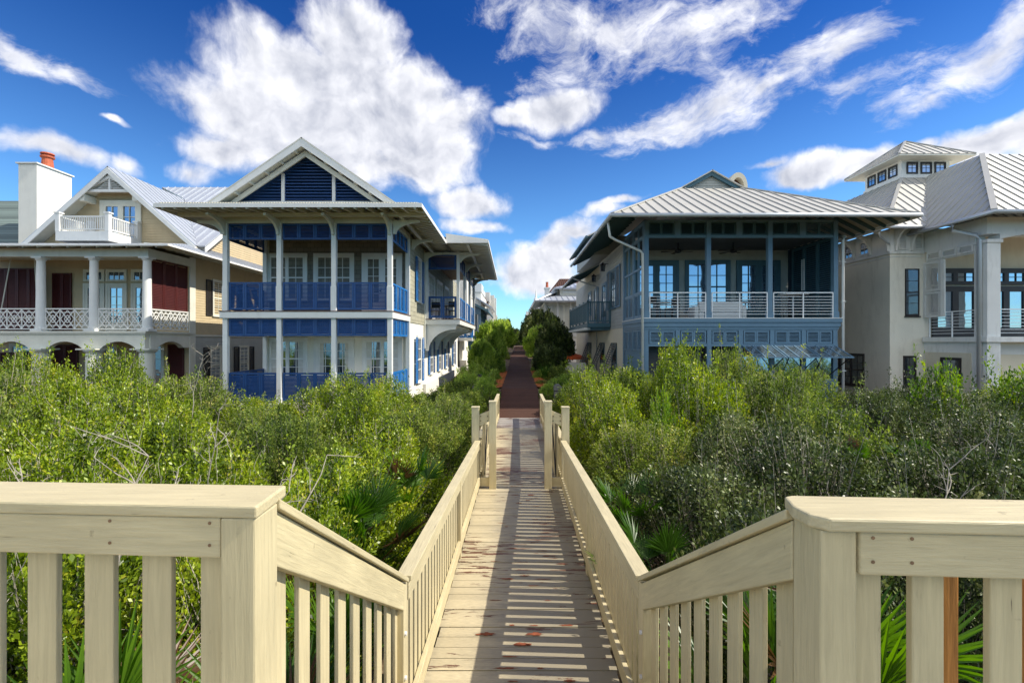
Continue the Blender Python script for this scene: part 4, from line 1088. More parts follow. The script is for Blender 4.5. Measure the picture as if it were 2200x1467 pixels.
    g = MB(); lap_siding(g, Fr('F', ty + .15), tx0, tx1, tz + .02, gz - .2, .13, .02, clip=lambda z: (gx - (gz - .12 - z) / (gz - tz) * (gx - tx0), gx + (gz - .12 - z) / (gz - tz) * (gx - tx0))); g.build('gable_siding', 'grey_siding', r)
    for s in (-1, 1):
        xa = tx0 if s < 0 else tx1
        g = MB(); g.prism([(xa, ty - .02, tz + .0), (gx, ty - .02, gz), (gx, ty - .02, gz - .2), (xa - s * .35, ty - .02, tz)], (0, .12, 0)); g.build('rake_board', 'dark_teal', r)
        roof_plane(r, [(xa + s * .08, ty - .1, tz + .0), (xa + s * .08, yb, tz + .0), (gx, yb, gz + .05), (gx, ty - .1, gz + .05)], 'upper_roof', 'metal_roof', .05, .44, .04, .03)
    # gutters
    g = MB(); 
    g.tube([(e0 - .05, ye - .06, ez - .07), (e1 + .05, ye - .06, ez - .07)], .075, 8); g.tube([(e0 - .06, ye - .05, ez - .07), (e0 - .06, 28.6, ez - .07)], .075, 8); g.tube([(e1 + .06, ye - .05, ez - .07), (e1 + .06, 36, ez - .07)], .075, 8); g.build('gutter', 'gutter', r, smooth=True)
    g = MB(); g.tube([(e0 + .0, 17.9, ez - .12), (e0 + .1, 18.0, 4.05), (e0 + .35, 18.15, 3.95), (XL - .22, YF - .22, 3.65), (XL - .12, YF - .18, 3.55), (XL - .12, YF - .18, -3.0)], .05, 8); g.build('downspout', 'white', r, smooth=True)
    g = MB(); g.tube([(XR + .24, YF - .14, 4.25), (XR + .16, YF - .14, 4.1), (XR + .16, YF - .14, -3.0)], .05, 8); g.tube([(XR + .9, 20.5, 4.6), (XR + .24, YF - .14, 4.25)], .05, 8); g.build('downspout', 'white', r, smooth=True)
    g = MB()
    for z in (-1.2, 1.6, 3.2): g.box(XR + .08, XR + .24, YF - .2, YF - .08, z, z + .03)
    g.build('pipe_strap', 'white', r)
    # rafter tails
    g = MB(); x = e0 + .3
    while x < e1: t_ = max(.15, min(2.0, (x - e0) * .9, (e1 - x) * .9)); g = MB(); g.bar((x, ye + t_, ez - .10 + .50 * t_), (x, ye + .02, ez - .09), .07, .13); g.build('rafter', 'teal', r); x += .56
    g = MB(); y = ye + .4
    while y < 28.5:
        t_ = min(1.8, (y - ye) * .9)
        for s_, xe_ in ((1, e0), (-1, e1)): g = MB(); g.bar((xe_ + s_ * t_, y, ez - .10 + .50 * t_), (xe_ + s_ * .02, y, ez - .09), .07, .13); g.build('rafter', 'dark_teal', r)
        y += .56
    s_ = MB(); s_.box(XL, XR, YF + .02, YW, 4.95, 4.97); s_.build('attic_floor', 'dark_teal', r)
    # lower back roof and raised dormer roof further along
    roof_plane(r, [(e0 + .1, 34.5, 4.02), (e0 + .1, 28.7, 4.02), (XL + .3, 28.7, 4.95), (XL + .3, 34.5, 4.95)], 'side_roof', 'metal_roof', .06, .44, .04)
    g = MB(); g.tube([(e0 + .04, 28.6, 3.95), (e0 + .04, 34.5, 3.95)], .07, 8); g.tube([(e0 + .1, 28.8, 3.9), (e0 + .5, 28.9, 3.75), (XL - .12, 29.0, 3.4), (XL - .12, 29.0, -2.9)], .045, 8); g.build('gutter', 'gutter', r, smooth=True)
    g = MB(); y = 28.9
    while y < 34.4: g = MB(); g.bar((XL, y, 4.72), (e0 + .12, y, 3.93), .06, .11); g.build('rafter', 'dark_teal', r); y += .5
    roof_plane(r, [(4.3, 34.0, 6.05), (4.3, 26.6, 6.05), (7.0, 26.6, 7.4), (7.0, 34.0, 7.4)], 'dormer_roof', 'metal_roof', .06, .44, .04)
    g = MB(); g.box(4.75, 7.0, 26.9, 34, 5.0, 6.1); g.build('dormer_wall', 'grey_siding', r)
    g = MB(); g.tube([(4.25, 26.55, 5.98), (4.25, 34, 5.98)], .07, 8); y = 26.8
    while y < 34: g.bar((4.9, y, 6.28), (4.32, y, 5.98), .06, .1); y += .5
    g.build('gutter', 'dark_teal', r)
    # side windows, doors, shutters
    window(r, Fr('L', XL - .02), 24.2, 25.1, 1.75, 3.75, 2, 4, 'dark_teal', 'glass', .09, 1, 'window', True, .05)
    for u in (23.0, 25.3):
        s = MB(); louvre_panel(s, Fr('L', XL - .02), u, u + .85 if u > 24 else u + .95, 1.72, 3.85, .03, 1, .08, .06); s.build('shutter', 'teal', r)
    for (a, b_) in ((26.6, 27.6), (29.0, 30.2)):
        window(r, Fr('L', XL - .02), a, b_, 1.05, 3.3, 2, 5, 'teal', 'glass', .1, 1, 'french_door', False, .05, .3)
    window(r, Fr('L', XL - .02), 31.6, 32.6, 1.8, 3.3, 2, 3, 'teal', 'glass', .1, 1, 'window', True, .05)
    # side balcony
    bx, b0, b1 = 4.10, 25.3, 33.1
    m = MB(); m.box(bx, XL - .03, b0, b1, .78, 1.0); m.box(bx + .2, XL - .03, b0 + .2, b1 - .2, .62, .779); m.build('balcony_floor', 'dark_teal', r)
    m = MB(); k = b0 + .3
    while k < b1: m.box(bx - .12, XL - .03, k, k + .08, .64, .76); k += .7
    m.build('joists', 'white', r)
    m = MB(); m.box(bx - .03, bx + .06, b0 - .03, b1, 2.1, 2.17); m.box(bx + .061, XL - .03, b0 - .03, b0 + .06, 2.1, 2.17); m.box(bx, bx + .05, b0, b1, 1.08, 1.14); m.box(bx + .051, XL - .03, b0, b0 + .05, 1.08, 1.14)
    for y in np.linspace(b0 + .02, b1 - .1, 6): m.box(bx - .02, bx + .08, y - .05, y + .05, 1.0, 2.25)
    y = b0 + .16
    while y < b1: m.box(bx + .005, bx + .04, y, y + .035, 1.141, 2.099); y += .13
    x = bx + .15
    while x < XL - .1: m.box(x, x + .035, b0 + .005, b0 + .04, 1.141, 2.099); x += .12
    m.box(XL - .12, XL - .03, b0 - .02, b0 + .07, 1.0, 2.2)
    m.build('balcony_railing', 'dark_teal', r)
    # bahama shutters on the lower wall
    for (a, b_) in ((23.9, 25.2), (27.1, 28.5), (31.6, 33.2)):
        sh = MB(); z1_, z0_ = -.10, -1.75
        def Q(u, t, o=0): return Vector((XL - .03 - .62 * t - o * .04, u, z1_ + (z0_ - z1_) * t))
        for u in (a, b_, (a + b_) / 2): sh.bar(Q(u, 0), Q(u, 1), .07, .05, (1, 0, .3))
        for k in range(15): t = k / 14; sh.bar(Q(a, t), Q(b_, t), .02, .07)
        sh.build('tilted_shutter', 'dark_frame' if False else 'grey_post', r)
        window(r, sL, a + .1, b_ - .1, -1.7, -.15, 2, 3, 'dark_teal', 'glass', .05, 1, 'window', True, .04, sill=False)
    return r
house_teal()
# arched chimney cowl on the roof behind
def cowl():
    r = thing('chimney', (12.6, 26.3, 6.0), 'cream chimney with a hooded round-arched opening, behind the teal house roof', 'chimney')
    m = MB(); m.box(12.1, 13.1, 25.9, 27.2, 5.5, 8.3); m.build('stack', 'cream_stucco', r)
    # horseshoe hood: outer shell extruded in Y, opening facing the camera
    K = 14; out, inn = [], []
    for i in range(K + 1):
        t = math.pi * i / K; out.append((12.6 - .52 * math.cos(t), 8.45 + .95 * math.sin(t) ** .8)); inn.append((12.6 - .34 * math.cos(t), 8.35 + .78 * math.sin(t) ** .8))
    m = MB()
    for i in range(K):
        a, b, c, d = out[i], out[i + 1], inn[i + 1], inn[i]
        m.hexa([(a[0], 25.9, a[1]), (b[0], 25.9, b[1]), (c[0], 25.9, c[1]), (d[0], 25.9, d[1])], [(a[0], 27.1, a[1]), (b[0], 27.1, b[1]), (c[0], 27.1, c[1]), (d[0], 27.1, d[1])])
    m.box(12.08, 12.26, 25.9, 27.1, 8.301, 8.45); m.box(12.94, 13.12, 25.9, 27.1, 8.301, 8.45)
    m.build('hood', 'cream_stucco', r)
    m = MB(); m.prism([(p[0], 26.3, p[1]) for p in inn], (0, .05, 0)); m.build('flue', 'rust_tile', r)
cowl()
# lanterns, fans, porch furniture
def lantern(x, y, z, label):
    r = thing('wall_lantern', (x, y, z), label, 'lantern', 'lanterns on the side wall of the teal house')
    m = MB()
    for sx in (-1, 1):
        for sy in (-1, 1): m.bar((x + sx * .08, y + sy * .08, z), (x + sx * .11, y + sy * .11, z + .3), .02, .02)
    m.lathe([(.13, -.03), (.13, 0)], (x, y, z), 4); m.lathe([(.19, .3), (.05, .42), (.02, .47)], (x, y, z), 4); m.box(x, x + .3, y - .015, y + .015, z + .36, z + .39); m.build('cage', 'black_metal', r)
    g = MB(); g.lathe([(.085, .01), (.12, .29)], (x, y, z), 4); g.build('glass', 'warm_glass', r)
lantern(5.08, 26.0, 3.95, 'black lantern on the teal house side wall, nearer the shutters'); lantern(5.08, 28.9, 3.72, 'black lantern on the teal house side wall, farther along toward the balcony end')
def fan(x, y, z, label, a0):
    r = thing('ceiling_fan', (x, y, z), label, 'ceiling fan', 'ceiling fans of the teal porch')
    m = MB(); m.lathe([(.03, 0), (.03, .3)], (x, y, z), 8); m.lathe([(.06, -.14), (.14, -.10), (.14, 0), (.05, .04)], (x, y, z), 14); m.build('motor', 'black_metal', r, smooth=True)
    for k in range(5):
        a = a0 + k * 2 * math.pi / 5; d = Vector((math.cos(a), math.sin(a), 0)); s = Vector((-d.y, d.x, 0))
        c = Vector((x, y, z - .06)); b = MB()
        b.prism([c + d * .12 - s * .03, c + d * .12 + s * .03, c + d * .72 + s * .075 + Vector((0, 0, .02)), c + d * .72 - s * .075], (0, 0, .012)); b.build('blade', 'dark_post', r)
fan(7.35, 20.6, 4.05, 'dark five-blade ceiling fan in the left bay of the teal porch', .3); fan(9.8, 20.6, 4.05, 'dark five-blade ceiling fan in the middle bay of the teal porch', .8)
table(6.4, 20.4, .96, .55, 'black_metal', 'black round table at the left end of the teal porch')
chair('chair', 6.95, 20.2, .96, R(-60), 'black_metal', 'dark chair right of the round table, left bay of teal porch', 'dark chairs on the teal porch')
chair('chair', 6.0, 19.7, .96, R(140), 'black_metal', 'dark chair at the left post of the teal porch', 'dark chairs on the teal porch')
table(12.2, 20.2, .96, .6, 'steel_rail', 'round steel-legged bar table in the right bay of the teal porch', zt=1.08)
chair('chair', 11.5, 20.1, .96, R(60), 'black_metal', 'dark chair left of the tall bar table, right bay of teal porch', 'dark chairs on the teal porch')
def sofa():
    r = thing('sofa', (9.2, 20.7, .96), 'pale cushioned sofa in the middle bay of the teal porch', 'sofa')
    m = MB(); m.box(8.2, 10.1, 20.4, 21.2, .97, 1.3); m.build('seat', 'cushion', r, bevel=.03)
    m = MB(); m.box(8.2, 10.1, 20.35, 20.55, 1.302, 1.75); m.build('backrest', 'cushion', r, bevel=.04)
    for x in (8.0, 10.102): m = MB(); m.box(x, x + .195, 20.4, 21.2, .97, 1.55); m.build('armrest', 'cushion', r, bevel=.04)
sofa()
# ============================================================ TAN HOUSE (far left)
def house_tan():
    r = thing('beach_house', (-19.3, 25, -2.9), 'tan clapboard house with white column porch, maroon shutters, small gable balcony and metal roof', 'house')
    XR, YF, YW = -15.74, 20.0, 22.9
    XL = -25.4
    fF, fW, sR = Fr('F', YF), Fr('F', YW), Fr('R', XR)
    ZF, ZB = .44, .02
    w = MB(); w.box(XL, XR, YW, 33, -3.3, 4.3); w.build('wall', 'tan_siding', r)
    s = MB(); lap_siding(s, fW, XL, XR, ZF, 4.2, .115, .016); s.build('porch_siding', 'tan_siding', r)
    s = MB(); lap_siding(s, sR, YW, 33, .3, 4.25, .125, .018); s.build('side_siding', 'tan_siding', r)
    s = MB(); lap_siding(s, sR, YW, 33, -3.2, .26, .20, .018); s.build('lower_side_siding', 'grey_siding', r)
    t = MB(); t.fb(sR, YW - .25, YW + .16, -3.2, 4.1, .02, .07); t.fb(sR, YW + .161, 33, .262, .34, .02, .05); t.build('corner_trim', 'offwhite', r)
    # porch slab with arches below
    b = MB(); b.box(XL, XR + .12, YF - .16, YW - .001, .36, ZF); b.box(XL, XR + .05, YF - .1, YW - .001, .30, .359); b.build('porch_floor', 'offwhite', r)
    cols = [XR - 2.29 * k for k in range(5)]
    # arcade wall: one mesh made of spandrels over segmental arches
    def arcade(fr_, pts, n0, n1, nm):
        a = MB()
        for u0, u1 in pts:
            K = 12; rise = .30; zs = -.30
            arc = [(u0 + .40 + (u1 - u0 - .8) * k / K, zs + rise * math.sin(math.pi * k / K) ** .75) for k in range(K + 1)]
            poly = [(u0, .299), (u1, .299)]
            for (p, q) in zip(arc[:-1], arc[1:]):
                P = [fr_.p(p[0], n0, p[1]), fr_.p(q[0], n0, q[1]), fr_.p(q[0], n0, .299), fr_.p(p[0], n0, .299)]
                Q = [fr_.p(p[0], n1, p[1]), fr_.p(q[0], n1, q[1]), fr_.p(q[0], n1, .299), fr_.p(p[0], n1, .299)]
                a.hexa(P, Q)
            for (x0, x1) in ((u0, u0 + .40), (u1 - .40, u1)): a.fb(fr_, x0, x1, zs, .299, n0, n1)
        a.build(nm, 'offwhite', r)
    arcade(fF, [(cols[k + 1], cols[k]) for k in range(4)], -.2, .05, 'arcade')
    arcade(Fr('R', XR - .0), [(YF + .2, YW - .25)], -.2, .05, 'arcade')
    for x in cols:
        p = MB(); p.lathe([(.30, -3.1), (.33, -3.0), (.30, -2.9), (.285, -.55), (.27, -.50), (.30, -.47), (.37, -.42), (.37, -.36)], (x, YF + .08, 0), 20); p.box(x - .42, x + .42, YF - .34, YF + .50, -.359, -.301); p.build('pier', 'offwhite', r, smooth=False)
        p = MB(); p.box(x - .24, x + .24, YF - .16, YF + .32, ZF + .001, ZF + .09); p.lathe([(.20, .091), (.21, .14), (.18, .17), (.175, .5), (.15, 3.0), (.155, 3.03), (.19, 3.07), (.20, 3.12)], (x, YF + .08, ZF), 20); p.box(x - .22, x + .22, YF - .14, YF + .30, ZF + 3.121, ZF + 3.2); p.build('column', 'white', r, smooth=False)
    # beam and eave
    b = MB(); b.box(XL, XR + .12, YF - .02, YF + .18, 3.641, 4.0); b.box(XR - .08, XR + .12, YF + .181, YW - .26, 3.641, 4.0); b.build('porch_beam', 'offwhite', r)
    roof_plane(r, [(XL - .5, 19.35, 4.05), (-14.3, 19.35, 4.05), (XR, 22.9, 4.75), (XL - .5, 22.9, 4.75)], 'porch_roof', 'silver_roof', .05, .42, .03)
    roof_plane(r, [(-14.3, 19.35, 4.05), (-14.3, 33.4, 4.05), (XR, 33.4, 4.75), (XR, 22.9, 4.75)], 'porch_roof', 'silver_roof', .05, .42, .03)
    g = MB(); x = XL
    while x < -14.4: g = MB(); g.bar((x, YF, 4.09), (x, 19.42, 3.96), .06, .09); g.build('rafter', 'offwhite', r); x += .62
    y = 19.8
    while y < 33: g = MB(); g.bar((XR + .1, y, 4.17), (-14.36, y, 3.97), .06, .09); g.build('rafter', 'offwhite', r); y += .62
    g = MB(); g.box(XL - .5, -14.28, 19.31, 19.35, 3.97, 4.05); g.box(-14.3, -14.26, 19.351, 33.4, 3.97, 4.05); g.build('fascia', 'white', r)
    c = MB(); c.box(XL, XR, YF + .2, YW, 3.98, 4.0); c.build('porch_ceiling', 'offwhite', r)
    # decorative railings
    def deco(fr_, a, b, nm='railing'):
        m = MB(); z0, z1 = ZF + .12, 1.38
        m.fb(fr_, a, b, z1, z1 + .05, -.04, .04); m.fb(fr_, a, b, z0 - .04, z0, -.03, .03); m.fb(fr_, a, b, z1 - .14, z1 - .11, -.02, .02); m.fb(fr_, a, b, z0 + .12, z0 + .15, -.02, .02)
        n = max(2, round((b - a) / .62)); w_ = (b - a) / n
        for k in range(n):
            u0, u1 = a + k * w_, a + (k + 1) * w_; zc, uc = (z0 + z1) / 2, (u0 + u1) / 2
            m.bar(fr_.p(u0, 0, z0), fr_.p(u1, 0, z1), .03, .03); m.bar(fr_.p(u0, .002, z1), fr_.p(u1, .002, z0), .03, .03)
            m.fb(fr_, u0 - .015, u0 + .015, z0, z1, -.02, .02)
            for du in (.14, .30):
                m.bar(fr_.p(uc - du, 0, zc), fr_.p(uc, 0, zc + du * 1.25), .025, .025); m.bar(fr_.p(uc, 0, zc + du * 1.25), fr_.p(uc + du, 0, zc), .025, .025)
                m.bar(fr_.p(uc + du, 0, zc), fr_.p(uc, 0, zc - du * 1.25), .025, .025); m.bar(fr_.p(uc, 0, zc - du * 1.25), fr_.p(uc - du, 0, zc), .025, .025)
        m.fb(fr_, b - .015, b + .015, z0, z1, -.02, .02)
        m.build(nm, 'white', r)
    for k in range(4): deco(Fr('F', YF + .08), cols[k + 1] + .2, cols[k] - .2)
    deco(Fr('R', XR), YF + .3, YW - .3)
    # maroon louvred shutters hung in the side opening and on the porch
    def mar(fr_, a, b, z0, z1, n, leaves):
        m = MB(); louvre_panel(m, fr_, a, b, z0, z1, n, leaves, .07, .07, slat_h=.17); m.build('shutter', 'maroon', r)
    mar(Fr('R', XR - .02), YF + .32, YW - .3, 1.42, 3.63, -.03, 3)
    mar(Fr('F', YW - .6), XL + .1, -22.6, ZF + .1, 3.5, 0, 5)
    mar(Fr('F', YW - .05), -22.55, -21.6, ZF + .1, 3.35, 0, 2)
    # doors on the porch
    for (a, b_) in ((-20.95, -20.1), (-19.85, -19.0), (-18.6, -17.7)):
        window(r, Fr('F', YW - .02), a, b_, ZF + .05, 2.75, 2, 4, 'offwhite', 'bright_glass', .1, 1, 'french_door', False, .06, .25, sash=.13)
        window(r, Fr('F', YW - .02), a, b_, 2.95, 3.45, 3, 1, 'offwhite', 'glass', .09, 1, 'transom_window', False, .055, sill=False)
    for x in (-17.2,):
        m = MB(); m.lathe([(.05, 0), (.09, .08), (.09, .22), (.03, .3)], (x, YW - .16, 2.9), 10); m.build('sconce', 'offwhite', r)
    # swing ropes
    # lower level windows / doors in shade
    for (a, b_) in ((-24.6, -23.6), (-20.6, -19.5), (-18.2, -17.2)):
        window(r, fW, a, b_, -2.2, -.2, 2, 3, 'offwhite', 'glass', .1, 1, 'window', True, .05)
    mar(fW, -22.6, -21.3, -2.8, -.15, .03, 2); mar(fW, -16.9, -16.1, -2.8, -.15, .03, 1); mar(Fr('F', YW - .9), -25.3, -23.0, -2.9, -.5, .03, 4)
    # side windows with dark shutters
    for (u, z0, z1) in ((24.5, 1.35, 3.2), (26.9, -2.2, -.3), (24.3, -2.2, -.3)):
        window(r, sR, u, u + .8, z0, z1, 2, 4, 'offwhite', 'glass', .08, 1, 'window', True, .06)
        for du in (-.62, .92):
            m = MB(); louvre_panel(m, sR, u + du, u + du + .5, z0, z1, .03, 1, .06, .06); m.build('shutter', 'dark_frame', r)
    # gable
    gx, gy, ga, gb, gh = -19.3, 22.2, 8.37, 4.60, 4.2
    sl = (ga - gb) / gh; yb = 31
    for s in (-1, 1):
        roof_plane(r, [(gx + s * gh, gy, gb), (gx + s * gh, 22.4 if s > 0 else yb, gb), (gx, 27.35 if s > 0 else yb, ga), (gx, gy, ga)], 'roof', 'silver_roof', .07, .40, .04)
        m = MB(); m.prism([(gx, gy - .03, ga - .07), (gx + s * gh, gy - .03, gb - .07), (gx + s * gh, gy - .03, gb - .30), (gx, gy - .03, ga - .36)], (0, .05, 0)); m.build('rake_board', 'white', r)
        m = MB(); m.prism([(gx, gy + .021, ga - .12), (gx + s * gh, gy + .021, gb - .12), (gx + s * gh, gy + .021, gb - .17), (gx, gy + .021, ga - .17)], (0, .72, 0)); m.build('soffit', 'offwhite', r)
        for t in (.30, .96):
            m = MB(); px_, pz_ = gx + s * gh * t, ga - (ga - gb) * t - .20; m.box(px_ - .12, px_ + .12, gy + .05, YW + .02, pz_ - .32, pz_ - .0); m.build('corbel', 'offwhite', r)
    m = MB(); m.prism([(gx - gh + .3, YW, 4.3), (gx + gh - .3, YW, 4.3), (gx, YW, ga - .25)], (0, .2, 0)); m.build('gable_wall', 'tan_siding', r)
    m = MB(); lap_siding(m, fW, gx - gh, gx + gh, 4.4, ga - .3, .125, .018, clip=lambda z: (gx - (ga - .18 - z) / sl, gx + (ga - .18 - z) / sl)); m.build('gable_siding', 'tan_siding', r)
    # small triangular louvre at the peak
    m = MB(); zc = 7.28
    m.box(gx - 1.05, gx + 1.05, gy + .08, gy + .20, zc - .12, zc); 
    for k in range(7):
        z = zc + .05 + k * .09; hw = (ga - .55 - z) / sl
        if hw > .06: m.hexa([(gx - hw, gy + .12, z), (gx + hw, gy + .12, z), (gx + hw, gy + .2, z + .04), (gx - hw, gy + .2, z + .04)], [(gx - hw, gy + .12, z + .02), (gx + hw, gy + .12, z + .02), (gx + hw, gy + .2, z + .06), (gx - hw, gy + .2, z + .06)])
    m.box(gx - .04, gx + .04, gy + .1, gy + .19, zc, ga - .5); m.build('gable_vent', 'white', r)
    m = MB(); m.prism([(gx - .95, gy + .21, zc), (gx + .95, gy + .21, zc), (gx, gy + .21, ga - .5)], (0, .03, 0)); m.build('vent_backing', 'grey_siding', r)
    for s in (-1, 1):
        m = MB(); m.prism([(gx + s * 1.25, gy + .07, zc - .1), (gx, gy + .07, ga - .40), (gx, gy + .07, ga - .56), (gx + s * 1.05, gy + .07, zc - .001)], (0, .1, 0)); m.build('vent_trim', 'white', r)
    # arched french window
    window(r, Fr('F', YW - .02), -20.05, -18.35, 4.75, 6.75, 2, 3, 'offwhite', 'bright_glass', .16, 2, 'french_door', False, .08, .1, sash=.13)
    # little balcony
    BY = 21.0; x0, x1 = -20.6, -18.2; zb = 4.62
    m = MB(); m.box(x0, x1, BY, YW - .05, 4.55, 4.98); m.build('balcony_floor', 'white', r)
    rl = MB()
    for (x, y) in ((x0 + .08, BY + .08), (x1 - .08, BY + .08), (x1 - .08, YW - .2), (x0 + .08, YW - .2)):
        p = MB(); p.box(x - .09, x + .09, y - .09, y + .09, 4.981, 5.78); p.box(x - .13, x + .13, y - .13, y + .13, 5.781, 5.84); p.build('balcony_post', 'white', r)
    for (a, b_, fr_) in ((x0 + .18, x1 - .18, Fr('F', BY + .08)), (BY + .18, YW - .3, Fr('R', x1 - .08)), (BY + .18, YW - .3, Fr('L', x0 + .08))):
        m = MB(); m.fb(fr_, a, b_, 5.62, 5.68, -.04, .04); m.fb(fr_, a, b_, 5.05, 5.10, -.03, .03)
        u = a + .04
        while u < b_ - .03: m.fb(fr_, u, u + .035, 5.101, 5.619, -.02, .02); u += .10
        m.build('balcony_railing', 'white', r)
    # cross roof running back to a higher ridge, its gable end over the side wall
    roof_plane(r, [(-15.1, 22.35, 4.6), (-14.75, 22.35, 4.6), (-14.75, 29, 9.6), (-21.8, 29, 9.6), (-19.3, 27.4, 8.4)], 'rear_roof', 'silver_roof', .07, .45, .05)
    roof_plane(r, [(-14.75, 35.6, 4.6), (-21.8, 35.6, 4.6), (-21.8, 29, 9.6), (-14.75, 29, 9.6)], 'rear_roof', 'silver_roof', .07, .45, .05)
    m = MB(); m.prism([(-14.78, 22.38, 4.50), (-14.78, 29, 9.48), (-14.78, 29, 9.25), (-14.78, 22.38, 4.27)], (.05, 0, 0)); m.build('rake_board', 'white', r)
    m = MB(); m.prism([(XR, 23.2, 4.3), (XR, 34.6, 4.3), (XR, 29, 9.35)], (-.2, 0, 0)); m.build('side_gable_wall', 'tan_siding', r)
    m = MB(); lap_siding(m, sR, 22.9, 35, 4.76, 9.2, .125, .018, clip=lambda z: (29 - (9.4 - z) / .75, 29 + (9.4 - z) / .77)); m.build('side_gable_siding', 'tan_siding', r)
    m = MB(); m.tube([(-16.6, 28.0, 8.6), (-16.6, 28.0, 9.05)], .04, 8); m.build('roof_vent', 'gutter', r)
    # chimney
    ch = MB(); ch.box(-25.45, -24.5, 24, 25.9, -2, 9.15); o = ch.build('chimney', 'white_stucco', r)
    c2 = MB(); c2.box(-25.53, -24.42, 23.92, 25.98, 9.151, 9.22); c2.build('chimney_cap', 'white', o)
    c3 = MB(); c3.lathe([(.24, 0), (.26, .1), (.22, .55), (.30, .58), (.30, .66), (.2, .68), (.2, .74), (.30, .76), (.28, .82), (.05, .86)], (-24.85, 24.9, 9.221), 16); c3.build('chimney_pot', 'terracotta', o)
house_tan()
def swing():
    r = thing('porch_swing', (-22.2, 21.3, 3.9), 'hanging rope swing on the porch of the tan house', 'swing', None)
    m = MB(); m.box(-23.1, -21.4, 20.9, 21.5, 1.02, 1.10); m.build('seat', 'offwhite', r)
    for (a, b) in (((-23.1, 21, 1.1), (-22.8, 21.2, 3.95)), ((-21.4, 21, 1.1), (-21.75, 21.2, 3.95))):
        m = MB(); m.tube([a, b], .022, 6); m.build('rope', 'offwhite', r)
swing()
def slate_house():
    r = thing('beach_house', (-30, 26, -2.9), 'house with a mossy slate roof cut by the left edge of the photo', 'house')
    m = MB(); m.box(-38, -26.4, 25, 36, -3.2, 5.2); m.build('wall', 'rust_tile', r)
    roof_plane(r, [(-38, 24.2, 5.0), (-25.6, 24.2, 5.0), (-29.5, 28.5, 8.6), (-38, 28.5, 8.6)], 'roof', 'slate', .08, 0)
    roof_plane(r, [(-25.6, 24.2, 5.0), (-25.6, 36.5, 5.0), (-29.5, 36.5, 8.6), (-29.5, 28.5, 8.6)], 'roof', 'slate', .08, 0)
slate_house()
